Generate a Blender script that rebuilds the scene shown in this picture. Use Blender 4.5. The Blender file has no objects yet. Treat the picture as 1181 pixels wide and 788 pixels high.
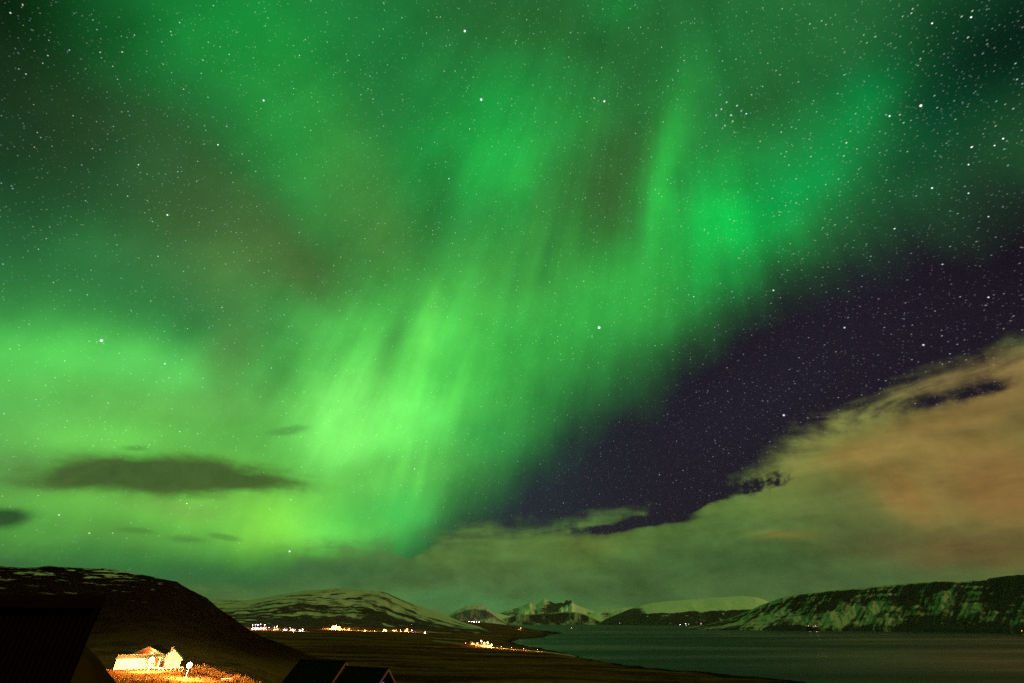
import bpy, bmesh, math, random
import numpy as np
from mathutils import Vector, Matrix, Euler

random.seed(11)
SC = bpy.context.scene
COL = SC.collection

# ------------------------------------------------------------------ camera
FPX = 525.0                                   # focal length in pixels of the 1181 px wide photograph
PITCH = math.radians(31.3)
EYE = Vector((0.0, 0.0, 60.0))                # metres above the fjord
cam_d = bpy.data.cameras.new('camera')
cam_d.sensor_width = 36.0
cam_d.lens = 36.0 * FPX / 1181.0
cam_d.clip_start = 0.5
cam_d.clip_end = 90000.0
cam = bpy.data.objects.new('camera', cam_d)
cam.location = EYE
cam.rotation_euler = (math.pi / 2 + PITCH, 0, 0)
COL.objects.link(cam)
SC.camera = cam

def ray(px, py):
    """unit world direction seen at a pixel of the 1181x788 photograph"""
    u, v = px - 590.5, 394.0 - py
    d = Vector((u, FPX * math.cos(PITCH) - v * math.sin(PITCH), FPX * math.sin(PITCH) + v * math.cos(PITCH)))
    return d.normalized()

def lin(c):
    return tuple((x / 255 / 12.92) if x / 255 <= 0.04045 else ((x / 255 + 0.055) / 1.055) ** 2.4 for x in c)

# ------------------------------------------------------------------ exposure
SC.view_settings.view_transform = 'Standard'
SC.view_settings.look = 'None'
SC.view_settings.exposure = 0.0
SC.view_settings.gamma = 1.0
SC.view_settings.use_curve_mapping = False
SC.render.engine = 'CYCLES'
SC.cycles.use_denoising = False
SC.cycles.max_bounces = 4
SC.cycles.sample_clamp_indirect = 2.0

# ------------------------------------------------------------------ night sky (aurora, stars, clouds), all in world direction space
W = bpy.data.worlds.new('World')
SC.world = W
W.use_nodes = True
NT = W.node_tree
NT.nodes.clear()

def mk(t, **kw):
    n = NT.nodes.new(t)
    for k, v in kw.items():
        setattr(n, k, v)
    return n

def put(sock, v):
    if isinstance(v, bpy.types.NodeSocket):
        NT.links.new(v, sock)
    else:
        sock.default_value = v

def math_n(op, a, b=0.0, c=0.0, clamp=False):
    n = mk('ShaderNodeMath', operation=op, use_clamp=clamp)
    put(n.inputs[0], a); put(n.inputs[1], b); put(n.inputs[2], c)
    return n.outputs[0]

def vmath(op, a, b=None, scale=None):
    n = mk('ShaderNodeVectorMath', operation=op)
    put(n.inputs[0], a)
    if b is not None: put(n.inputs[1], b)
    if scale is not None: put(n.inputs['Scale'], scale)
    return n.outputs['Value'] if op in ('DOT_PRODUCT', 'LENGTH', 'DISTANCE') else n.outputs['Vector']

def smooth(x, a, b):
    n = mk('ShaderNodeMapRange', interpolation_type='SMOOTHSTEP')
    put(n.inputs['Value'], x)
    n.inputs['From Min'].default_value = a; n.inputs['From Max'].default_value = b
    return n.outputs['Result']

def mix(f, a, b):
    n = mk('ShaderNodeMix', data_type='RGBA')
    put(n.inputs[0], f); put(n.inputs[6], a); put(n.inputs[7], b)
    return n.outputs[2]

def rgba(c):
    l = lin(c)
    return (l[0], l[1], l[2], 1.0)

def noise(vec, scale, detail=4.0, rough=0.55, dist=0.0):
    n = mk('ShaderNodeTexNoise')
    put(n.inputs['Vector'], vec)
    n.inputs['Scale'].default_value = scale; n.inputs['Detail'].default_value = detail
    n.inputs['Roughness'].default_value = rough; n.inputs['Distortion'].default_value = dist
    return n.outputs['Fac']

def gauss(vec, px, py, sx, sy, rot=0.0, w=1.0):
    """soft patch of sky around a direction; rot turns its long axis anticlockwise"""
    c = ray(px, py)
    r = math.radians(rot)
    a1 = ray(px + math.cos(r), py - math.sin(r)) - c
    a2 = ray(px + math.sin(r), py + math.cos(r)) - c
    l1, l2 = a1.length, a2.length
    a1 = (a1 - c * a1.dot(c)).normalized()
    a2 = c.cross(a1)
    k1, k2 = 1 / (l1 * sx) ** 2, 1 / (l2 * sy) ** 2
    q = math_n('MULTIPLY_ADD', vmath('DOT_PRODUCT', vec, tuple(c)), -2 * k1, 2 * k1)
    v = vmath('DOT_PRODUCT', vec, tuple(a2))
    q = math_n('MULTIPLY_ADD', math_n('MULTIPLY', v, v), k2 - k1, q)
    g = math_n('POWER', math.exp(-1), q)
    return g if w == 1.0 else math_n('MULTIPLY', g, w)

def paint(vec, base, patches):
    col = base
    for p in patches:
        px, py, sx, sy, rot, c, w = p
        col = mix(gauss(vec, px, py, sx, sy, rot, w), col, rgba(c))
    return col

def azel(px, py):
    d = ray(px, py)
    return math.atan2(d.x, d.y), math.asin(d.z)

def edge_curve(az, pts):
    """elevation of a boundary as a function of azimuth (float curve)"""
    n = mk('ShaderNodeFloatCurve')
    x = math_n('MULTIPLY_ADD', az, 1 / (2 * math.pi), 0.5)
    put(n.inputs['Value'], x)
    cv = n.mapping.curves[0]
    P = [(azel(*p)[0] / (2 * math.pi) + 0.5, azel(*p)[1] / math.pi + 0.5) for p in pts]
    P = [(0.0, P[0][1])] + P + [(1.0, P[-1][1])]
    cv.points[0].location = P[0]; cv.points[1].location = P[-1]
    for p in P[1:-1]:
        cv.points.new(*p)
    for q in cv.points: q.handle_type = 'AUTO_CLAMPED'
    n.mapping.update()
    return math_n('MULTIPLY_ADD', n.outputs[0], math.pi, -math.pi / 2)

tc = mk('ShaderNodeTexCoord')
D = vmath('NORMALIZE', tc.outputs['Generated'])
sep = mk('ShaderNodeSeparateXYZ'); put(sep.inputs[0], D)
AZ = math_n('ARCTAN2', sep.outputs[0], sep.outputs[1])
EL = math_n('ARCSINE', sep.outputs[2])

# gently warped direction, so that no patch of aurora has a clean oval outline
wn = mk('ShaderNodeTexNoise'); put(wn.inputs['Vector'], D)
wn.inputs['Scale'].default_value = 4.5; wn.inputs['Detail'].default_value = 2.5; wn.inputs['Roughness'].default_value = 0.5
wv = vmath('SUBTRACT', wn.outputs['Color'], (0.5, 0.5, 0.5))
DW = vmath('NORMALIZE', vmath('ADD', D, vmath('SCALE', wv, scale=0.11)))

# rays that converge on the magnetic zenith
MZ = ray(760, -230)
t1 = Vector((1, 0, 0)); t1 = (t1 - MZ * t1.dot(MZ)).normalized(); t2 = MZ.cross(t1)
ra = vmath('DOT_PRODUCT', D, tuple(t1)); rb = vmath('DOT_PRODUCT', D, tuple(t2)); rz = vmath('DOT_PRODUCT', D, tuple(MZ))
cb = mk('ShaderNodeCombineXYZ'); put(cb.inputs[0], ra); put(cb.inputs[1], rb)
rn = vmath('NORMALIZE', cb.outputs[0])
rs = mk('ShaderNodeSeparateXYZ'); put(rs.inputs[0], rn)
rc = mk('ShaderNodeCombineXYZ'); put(rc.inputs[0], rs.outputs[0]); put(rc.inputs[1], rs.outputs[1]); put(rc.inputs[2], math_n('MULTIPLY', rz, 0.22))
RAY1 = noise(rc.outputs[0], 16.0, 3.0, 0.55)
RAY2 = noise(rc.outputs[0], 55.0, 2.0, 0.5)

#@AURORA
AUR = [
    # px, py, sx, sy, rot, sRGB, weight
    (100, 300, 260, 120, 0, (42, 112, 58), .8),
    (640, 330, 200, 150, 0, (48, 140, 58), .8),
    (0, 0, 190, 250, 35, (2, 6, 5), 1.0),
    (75, 140, 150, 90, 0, (28, 46, 28), .75),
    (0, 190, 60, 120, 0, (18, 48, 30), .6),
    (200, 190, 110, 70, 0, (38, 70, 38), .7),
    (170, 205, 60, 40, 0, (32, 92, 50), .5),
    (285, 20, 130, 85, 0, (14, 132, 52), .85),
    (330, 120, 70, 90, 0, (30, 140, 52), .7),
    (365, 190, 60, 70, 0, (40, 150, 58), .6),
    (320, 280, 120, 38, -38, (58, 86, 43), .8),
    (215, 245, 80, 35, -25, (52, 76, 40), .55),
    (265, 300, 80, 45, 0, (84, 125, 62), .5),
    (430, 260, 55, 90, 20, (74, 122, 52), .6),
    (490, 100, 60, 110, 0, (24, 104, 44), .6),
    (450, 40, 80, 60, 0, (22, 118, 52), .6),
    (640, 45, 110, 55, 0, (36, 84, 38), .9),
    (720, 15, 35, 35, 0, (22, 128, 52), .7),
    (545, 150, 105, 55, 35, (24, 150, 60), .8),
    (575, 190, 60, 45, -40, (28, 164, 64), .7),
    (590, 205, 35, 55, -10, (34, 166, 66), .6),
    (655, 150, 60, 40, 25, (30, 142, 56), .7),
    (705, 215, 55, 85, -25, (50, 92, 42), .9),
    (640, 235, 40, 60, -15, (48, 118, 50), .5),
    (760, 70, 40, 90, 0, (34, 92, 42), .6),
    (830, 60, 80, 70, 0, (24, 100, 46), .6),
    (920, 100, 70, 60, 0, (26, 96, 46), .6),
    (875, 130, 40, 50, 0, (36, 86, 42), .6),
    (775, 215, 28, 90, 0, (44, 180, 68), .85),
    (820, 200, 35, 60, 0, (30, 130, 56), .6),
    (850, 262, 75, 55, 35, (8, 194, 74), .95),
    (820, 320, 50, 40, 0, (20, 160, 66), .7),
    (930, 215, 80, 45, 40, (8, 138, 64), .8),
    (1000, 105, 30, 55, -30, (4, 128, 60), .7),
    (1085, 130, 80, 110, 0, (2, 70, 42), .8),
    (1181, 30, 130, 170, -25, (2, 22, 18), .95),
    (700, 350, 100, 50, 20, (48, 166, 62), .8),
    (590, 330, 80, 50, 20, (64, 150, 60), .5),
    (60, 420, 230, 50, 0, (80, 200, 84), .85),
    (205, 425, 70, 35, 0, (98, 212, 100), .6),
    (262, 400, 32, 60, -15, (74, 128, 62), .6),
    (200, 470, 190, 30, 0, (90, 162, 80), .7),
    (360, 390, 60, 50, 0, (92, 190, 84), .5),
    (0, 480, 120, 40, 0, (84, 170, 84), .5),
    (470, 430, 120, 80, 35, (84, 208, 80), .85),
    (420, 485, 70, 50, 30, (128, 244, 108), .9),
    (385, 500, 50, 60, 20, (120, 232, 104), .6),
    (490, 495, 60, 50, 0, (104, 228, 96), .7),
    (540, 440, 60, 60, 20, (78, 200, 78), .6),
    (180, 520, 260, 90, 0, (108, 194, 74), .45),
    (600, 400, 100, 45, 25, (50, 162, 62), .6),
    (560, 510, 60, 50, 30, (44, 142, 62), .6),
    (450, 545, 90, 20, 0, (88, 176, 72), .6),
    (110, 515, 140, 26, 0, (104, 200, 82), .75),
    (0, 540, 60, 35, 0, (72, 98, 60), .7),
    (40, 575, 70, 25, 0, (84, 150, 66), .5),
    (270, 580, 210, 38, 0, (116, 204, 74), .85),
    (200, 585, 80, 12, 0, (104, 138, 68), .5),
    (330, 612, 60, 30, 0, (134, 224, 72), .9),
    (130, 620, 120, 16, 0, (84, 146, 60), .6),
    (445, 590, 60, 35, 0, (62, 190, 84), .7),
    (390, 610, 50, 25, 0, (98, 214, 84), .6),
]
AUR2 = [   # narrow curtains and gaps, kept where they stand
    (456, 392, 13, 52, -20, (58, 132, 58), .75), (488, 398, 13, 60, -14, (104, 220, 88), .55), (430, 452, 9, 36, -26, (84, 176, 74), .55),
    (395, 470, 30, 60, -24, (122, 236, 104), .45), (520, 470, 10, 70, -16, (92, 214, 84), .4), (486, 545, 6, 30, -14, (96, 214, 84), .4), (465, 530, 6, 30, -16, (110, 226, 92), .4),
    (747, 215, 9, 60, -4, (44, 120, 52), .6), (765, 220, 12, 75, -3, (46, 184, 70), .6), (790, 215, 9, 60, 2, (34, 140, 58), .5), (812, 290, 14, 50, -2, (20, 172, 66), .45),
    (614, 262, 6, 34, -14, (58, 148, 58), .55), (632, 292, 8, 36, -14, (34, 108, 46), .5), (602, 300, 9, 40, -16, (40, 118, 50), .4), (655, 280, 9, 40, -10, (54, 146, 58), .4),
    (548, 190, 16, 45, -22, (34, 172, 66), .5), (600, 215, 14, 50, -28, (40, 168, 64), .5), (575, 255, 16, 40, -20, (40, 120, 50), .45), (508, 215, 20, 50, -15, (34, 112, 48), .5),
    (720, 200, 22, 60, -22, (46, 84, 40), .5), (265, 415, 22, 55, -16, (76, 128, 62), .5), (350, 320, 40, 22, -45, (64, 92, 46), .5), (905, 235, 60, 16, 42, (8, 152, 66), .5), (985, 140, 22, 60, -36, (6, 134, 60), .5),
]
def paint_on(vec, col, patches):
    for (px, py, sx, sy, rot, c, w) in patches:
        col = mix(gauss(vec, px, py, sx, sy, rot, w), col, rgba(c))
    return col
DN = vmath('NORMALIZE', vmath('ADD', D, vmath('SCALE', wv, scale=0.03)))
aur = mix(smooth(sep.outputs[1], 0.25, -0.25), paint_on(DN, paint(DW, rgba((34, 100, 50)), AUR), AUR2), rgba((58, 112, 36)))
# ray modulation
rayz = gauss(DW, 490, 440, 150, 130, 30, 1.0)
rm = math_n('MULTIPLY', math_n('SUBTRACT', RAY1, 0.5), 0.72)
rm = math_n('MULTIPLY_ADD', math_n('SUBTRACT', RAY2, 0.5), 0.16, rm)
rzv = gauss(DW, 740, 230, 150, 120, 0, 0.8)
rm = math_n('MULTIPLY', rm, math_n('ADD', math_n('ADD', rayz, rzv), 0.12))
# slow mottling everywhere
mot = math_n('MULTIPLY', math_n('SUBTRACT', noise(D, 8.0, 6.0, 0.58), 0.5), 0.80)
RAY0 = noise(rc.outputs[0], 6.0, 4.0, 0.55, 0.6)
mot = math_n('MULTIPLY_ADD', math_n('SUBTRACT', RAY0, 0.5), 0.45, mot)
aur = vmath('SCALE', aur, scale=math_n('MAXIMUM', math_n('ADD', math_n('ADD', rm, mot), 1.18), 0.2))

# the sharp lower border of the aurora against the dark sky
E1 = edge_curve(AZ, [(300, 820), (420, 740), (490, 660), (530, 600), (570, 568), (615, 533), (660, 495), (720, 452), (780, 402), (850, 345), (930, 300), (1010, 270), (1090, 245), (1181, 200)])
s1 = math_n('SUBTRACT', EL, E1)
s1 = math_n('ADD', s1, math_n('MULTIPLY', math_n('SUBTRACT', noise(D, 6.0, 5.0, 0.55), 0.5), 0.12))
s1 = math_n('ADD', s1, math_n('MULTIPLY', math_n('SUBTRACT', RAY1, 0.5), 0.06))
m1 = smooth(s1, -0.10, 0.135)
dark = paint(D, rgba((28, 21, 35)), [(600, 580, 150, 80, 35, (35, 43, 53), .9), (860, 470, 200, 60, 35, (33, 28, 44), .8), (1181, 250, 120, 90, 0, (22, 14, 26), .8)])
sky = mix(m1, dark, aur)

# stars: two voronoi scatters, drawn out a little along their nightly path towards the right
POLE = ray(560, -420)
tr = vmath('NORMALIZE', vmath('CROSS_PRODUCT', D, tuple(POLE)))
trail = smooth(sep.outputs[0], 0.1, 0.6)
def stars(scale, radius, power, gain, off):
    v = mk('ShaderNodeTexVoronoi', feature='F1', distance='EUCLIDEAN')
    v.voronoi_dimensions = '3D'
    put(v.inputs['Vector'], vmath('ADD', D, off)); v.inputs['Scale'].default_value = scale
    v.inputs['Randomness'].default_value = 1.0
    # Position comes back in unscaled space
    dl = vmath('SUBTRACT', vmath('SUBTRACT', v.outputs['Position'], off), D)
    al = vmath('DOT_PRODUCT', dl, tr)
    d2 = vmath('DOT_PRODUCT', dl, dl)
    d2 = math_n('SUBTRACT', d2, math_n('MULTIPLY', math_n('MULTIPLY', al, al), math_n('MULTIPLY', trail, 0.62)))
    dist = math_n('SQRT', math_n('MAXIMUM', d2, 0.0))
    prof = smooth(dist, radius, 0.0)
    sp = mk('ShaderNodeSeparateColor'); put(sp.inputs[0], v.outputs['Color'])
    b = math_n('MULTIPLY', math_n('POWER', sp.outputs[0], power), gain)
    tint = mix(sp.outputs[1], (0.50, 0.74, 1.0, 1), (1.0, 0.84, 0.58, 1))
    return vmath('SCALE', tint, scale=math_n('MULTIPLY', b, prof))
st = stars(150.0, 0.00118, 3.0, 0.68, (3.1, 1.7, 5.3))
st = vmath('ADD', st, stars(230.0, 0.00105, 2.0, 0.22, (1.3, 6.1, 2.2)))
st = vmath('ADD', st, stars(42.0, 0.0013, 4.5, 2.0, (7.7, 2.9, 4.1)))
#@BRIGHT
BRIGHT = [(117, 393, 2.2, 2.6), (536, 36, 1.5, 2.0), (555, 115, 1.5, 2.2), (697, 117, 1.3, 1.6), (691, 378, 1.8, 2.2), (1062, 122, 2.0, 2.6),
          (1140, 343, 1.7, 2.0), (1157, 160, 1.6, 2), (1147, 168, 1.4, 1.6), (904, 479, 1.8, 2), (1065, 398, 1.8, 2), (334, 636, 1.8, 1.8),
          (1026, 134, 1.5, 1.6), (1120, 20, 1.6, 1.8), (1075, 27, 1.4, 1.6), (1075, 217, 1.6, 1.8), (1117, 223, 1.5, 1.6), (974, 378, 1.6, 1.6), (1117, 190, 1.5, 1.6),
          (1140, 250, 1.3, 1.5), (1087, 305, 1.3, 1.5), (892, 335, 1.3, 1.5), (304, 116, 1.2, 1.4), (193, 248, 1.2, 1.4), (68, 594, 1.4, 1.4), (103, 615, 1.4, 1.4), (12, 15, 1.3, 1.0), (850, 122, 1.0, .6), (838, 118, 1.0, .5), (843, 133, 1.0, .6), (832, 126, 1.0, .5), (845, 140, 0.9, .45), (855, 128, 0.9, .4), (826, 133, .9, .4), (836, 145, .9, .4)]
for (px, py, r, gain) in BRIGHT:
    c = ray(px, py)
    px_r = (ray(px + 1, py) - c).length
    dl = vmath('SUBTRACT', D, tuple(c))
    q = math_n('MULTIPLY', vmath('DOT_PRODUCT', dl, dl), 1.0 / (px_r * max(0.75, r * 0.52)) ** 2)
    g = math_n('MULTIPLY', math_n('POWER', math.exp(-1), q), gain)
    st = vmath('ADD', st, vmath('SCALE', (0.85, 0.95, 1.0), scale=g))
sky = vmath('ADD', sky, vmath('SCALE', st, scale=math_n('MULTIPLY', math_n('MULTIPLY_ADD', smooth(EL, 0.03, 0.30), 0.6, 0.4), math_n('MULTIPLY_ADD', m1, 0.8, 0.8))))

# cloud bank along the horizon, rising to the right
cn = noise(D, 22.0, 7.0, 0.62, 0.2)
mp = mk('ShaderNodeMapping'); put(mp.inputs['Vector'], D); mp.inputs['Scale'].default_value = (1.0, 1.0, 3.4)
mp.inputs['Rotation'].default_value = (0, math.radians(14), 0)
cs = noise(mp.outputs[0], 6.0, 8.0, 0.6, 0.4)
E2 = edge_curve(AZ, [(0, 640), (90, 648), (200, 655), (300, 655), (370, 636), (440, 634), (500, 622), (570, 606), (640, 603), (700, 598), (745, 590), (790, 578), (840, 560), (890, 524), (940, 498), (985, 474), (1040, 452), (1100, 432), (1181, 402)])
s2 = math_n('ADD', math_n('SUBTRACT', E2, EL), 0.012)
s2 = math_n('ADD', s2, math_n('MULTIPLY', math_n('SUBTRACT', cs, 0.5), 0.10))
s2 = math_n('ADD', s2, math_n('MULTIPLY', math_n('SUBTRACT', cn, 0.5), 0.055))
DG = vmath('ADD', D, vmath('SCALE', wv, scale=0.05))
GAPS = [(1010, 476, 60, 11, 8, .060), (1085, 466, 100, 9, 13, .036), (870, 556, 55, 9, 10, .040), (835, 572, 35, 6, 14, .06), (725, 602, 80, 5, 4, .036), (490, 626, 25, 9, 5, .03)]
gr = smooth(math_n('MULTIPLY_ADD', cn, 0.5, math_n('MULTIPLY', cs, 0.5)), 0.40, 0.62)
gsum = None
for g in GAPS:
    q = math_n('MULTIPLY', gauss(DG, *g[:5]), g[5] * 1.45)
    gsum = q if gsum is None else math_n('ADD', gsum, q)
s2 = math_n('SUBTRACT', s2, math_n('MULTIPLY', gsum, math_n('SUBTRACT', 1.25, gr)))
a2 = smooth(s2, -0.016, 0.050)
CLD = [
    (1080, 540, 190, 90, 0, (132, 110, 58), .85),
    (1181, 440, 120, 50, 15, (138, 108, 62), .8),
    (1020, 470, 60, 25, 10, (98, 96, 58), .7),
    (930, 530, 90, 45, 20, (118, 128, 62), .85),
    (1000, 530, 70, 25, 10, (136, 110, 57), .7),
    (1060, 585, 26, 42, 20, (150, 112, 60), .7),
    (1160, 580, 60, 60, 0, (142, 100, 56), .7),
    (1110, 490, 80, 20, 15, (150, 120, 66), .6),
    (1110, 442, 90, 16, 18, (150, 126, 74), .6),
    (960, 505, 60, 14, 24, (128, 132, 70), .6),
    (790, 590, 110, 22, 5, (88, 116, 52), .85),
    (650, 625, 150, 25, 0, (88, 120, 55), .8),
    (680, 614, 40, 12, 0, (100, 112, 52), .6),
    (900, 619, 30, 7, 0, (126, 126, 58), .8),
    (840, 652, 170, 18, 0, (48, 78, 42), .65),
    (1000, 640, 90, 25, 0, (74, 78, 44), .7),
    (1130, 650, 120, 22, 0, (104, 82, 48), .85),
    (950, 680, 120, 14, 0, (66, 84, 50), .7),
    (200, 662, 260, 22, 0, (44, 98, 56), .9),
    (30, 640, 90, 16, 0, (40, 86, 50), .8),
    (420, 650, 60, 12, 0, (52, 96, 52), .8),
    (520, 692, 170, 14, 0, (66, 124, 68), .8),
    (500, 640, 60, 12, 0, (84, 118, 54), .7),
    (700, 678, 90, 14, 0, (60, 92, 50), .7),
    (790, 690, 70, 10, 0, (54, 84, 48), .6),
]
cc = paint(DW, rgba((76, 110, 58)), CLD)
cc = vmath('SCALE', cc, scale=math_n('MULTIPLY_ADD', math_n('SUBTRACT', math_n('MULTIPLY_ADD', cn, 0.35, math_n('MULTIPLY', cs, 0.75)), 0.55), 1.9, 1.0))
sky = mix(a2, sky, cc)

# separate small dark clouds floating in front of the aurora
def floater(specs, thr, soft, amp, colour, opac):
    f = None
    for s in specs:
        g = gauss(D, *s)
        f = g if f is None else math_n('MAXIMUM', f, g)
    nz = math_n('MULTIPLY', math_n('SUBTRACT', math_n('MULTIPLY_ADD', cn, 0.45, math_n('MULTIPLY', cs, 0.75)), 0.6), amp)
    f = math_n('MULTIPLY_ADD', nz, smooth(f, 0.02, 0.35), f)
    return math_n('MULTIPLY', smooth(f, thr - soft, thr + soft), opac), rgba(colour)
for sp_ in (
    ([(200, 549, 150, 22, -2, 1.0), (120, 545, 85, 18, 3, 1.0), (265, 554, 95, 14, -4, 1.0)], .42, .36, 1.3, (62, 80, 42), .93),
    ([(5, 597, 38, 13, 0, 1.0)], .45, .36, 1.0, (34, 66, 40), .9),
    ([(335, 496, 26, 6, 8, 1.0), (160, 612, 30, 5, -4, 1.0), (215, 622, 26, 5, -6, 1.0), (260, 620, 20, 4, -10, 1.0), (155, 517, 18, 4, -4, 1.0), (545, 637, 24, 4, -3, 1.0)], .50, .40, 2.2, (60, 100, 50), .42),
):
    fa, fc = floater(*sp_)
    fc = vmath('SCALE', fc[:3], scale=math_n('MULTIPLY_ADD', cn, 1.5, math_n('MULTIPLY', cs, 0.6)))
    sky = mix(fa, sky, fc)

bg = mk('ShaderNodeBackground'); put(bg.inputs['Color'], sky); bg.inputs['Strength'].default_value = 1.0
wo = mk('ShaderNodeOutputWorld'); NT.links.new(bg.outputs[0], wo.inputs['Surface'])
W.cycles.sampling_method = 'MANUAL'
W.cycles.sample_map_resolution = 512

# ------------------------------------------------------------------ faint moon low behind the right shoulder
moon_d = bpy.data.lights.new('moon', 'SUN')
moon_d.energy = 1.0; moon_d.angle = math.radians(0.5); moon_d.color = (1.0, 0.80, 0.26)
moon = bpy.data.objects.new('moon', moon_d)
MOON_DIR = Vector((0.85, -0.45, 0.36)).normalized()
moon.rotation_euler = MOON_DIR.to_track_quat('Z', 'Y').to_euler()
COL.objects.link(moon)

# ------------------------------------------------------------------ helpers: noise, meshes, materials, naming
def _hash(ix, iy, seed):
    h = (ix.astype(np.int64) * 374761393 + iy.astype(np.int64) * 668265263 + seed * 974711) & 0xFFFFFFFF
    h = ((h ^ (h >> 13)) * 1274126177) & 0xFFFFFFFF
    return ((h ^ (h >> 16)) & 0xFFFF) / 65535.0

def vnoise(x, y, seed=0):
    x = np.asarray(x, float); y = np.asarray(y, float)
    x, y = np.broadcast_arrays(x, y)
    ix = np.floor(x); iy = np.floor(y)
    fx = x - ix; fy = y - iy
    fx = fx * fx * fx * (fx * (fx * 6 - 15) + 10); fy = fy * fy * fy * (fy * (fy * 6 - 15) + 10)
    ix = ix.astype(np.int64); iy = iy.astype(np.int64)
    a = _hash(ix, iy, seed); b = _hash(ix + 1, iy, seed); c = _hash(ix, iy + 1, seed); d = _hash(ix + 1, iy + 1, seed)
    return (a + (b - a) * fx) * (1 - fy) + (c + (d - c) * fx) * fy

def fbm(x, y, octaves=5, seed=0, gain=0.5):
    s = 0.0; amp = 1.0; tot = 0.0; f = 1.0
    for k in range(octaves):
        s = s + amp * (vnoise(np.asarray(x) * f + 17.3 * k, np.asarray(y) * f - 9.1 * k, seed + k) - 0.5)
        tot += amp; amp *= gain; f *= 2.03
    return s / tot * 2.0

def sstep(x, a, b):
    t = np.clip((x - a) / (b - a), 0, 1)
    return t * t * (3 - 2 * t)

def grid_mesh(name, X, Y, Z, attrs=None, wrap=False):
    n, m = X.shape
    me = bpy.data.meshes.new(name)
    co = np.stack([X, Y, Z], -1).reshape(-1, 3).astype(np.float32)
    I = np.arange(n * m).reshape(n, m)
    a = I[:-1, :-1]; b = I[1:, :-1]; c = I[1:, 1:]; d = I[:-1, 1:]
    q = np.stack([a, b, c, d], -1).reshape(-1, 4)
    if wrap:
        q2 = np.stack([I[:-1, -1], I[1:, -1], I[1:, 0], I[:-1, 0]], -1).reshape(-1, 4)
        q = np.concatenate([q, q2])
    me.vertices.add(len(co)); me.vertices.foreach_set('co', co.ravel())
    me.loops.add(q.size); me.loops.foreach_set('vertex_index', q.ravel().astype(np.int32))
    me.polygons.add(len(q)); me.polygons.foreach_set('loop_start', (np.arange(len(q)) * 4).astype(np.int32))
    me.polygons.foreach_set('use_smooth', np.ones(len(q), bool))
    me.update(calc_edges=True)
    for k, v in (attrs or {}).items():
        at = me.attributes.new(k, 'FLOAT', 'POINT')
        at.data.foreach_set('value', np.asarray(v, np.float32).ravel())
    return me

def obj(name, me, mat=None, parent=None):
    if isinstance(me, bmesh.types.BMesh):
        m = bpy.data.meshes.new(name); me.to_mesh(m); me.free(); me = m
    o = bpy.data.objects.new(name, me)
    if mat is not None:
        if isinstance(mat, (list, tuple)):
            for q in mat: me.materials.append(q)
        else:
            me.materials.append(mat)
    COL.objects.link(o)
    if parent is not None: o.parent = parent
    return o

def struct(o):
    o['kind'] = 'structure'; return o

def thing(name, label, cat, loc=(0, 0, 0), rotz=0.0, group=None):
    o = bpy.data.objects.new(name, None); COL.objects.link(o)
    o.empty_display_size = 0.3
    o.location = loc; o.rotation_euler = (0, 0, rotz)
    o['label'] = label; o['category'] = cat
    if group: o['group'] = group
    return o

def tag(o, label, cat, group=None, kind=None):
    o['label'] = label; o['category'] = cat
    if group: o['group'] = group
    if kind: o['kind'] = kind
    return o

def dup(root, loc, rotz, label=None, scale=None, name=None):
    def cp(o, par):
        c = o.copy(); COL.objects.link(c)
        if par is not None: c.parent = par
        for ch in list(o.children): cp(ch, c)
        return c
    r = cp(root, None)
    r.location = loc; r.rotation_euler = (0, 0, rotz)
    if scale: r.scale = scale
    if label: r['label'] = label
    return r

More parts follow.
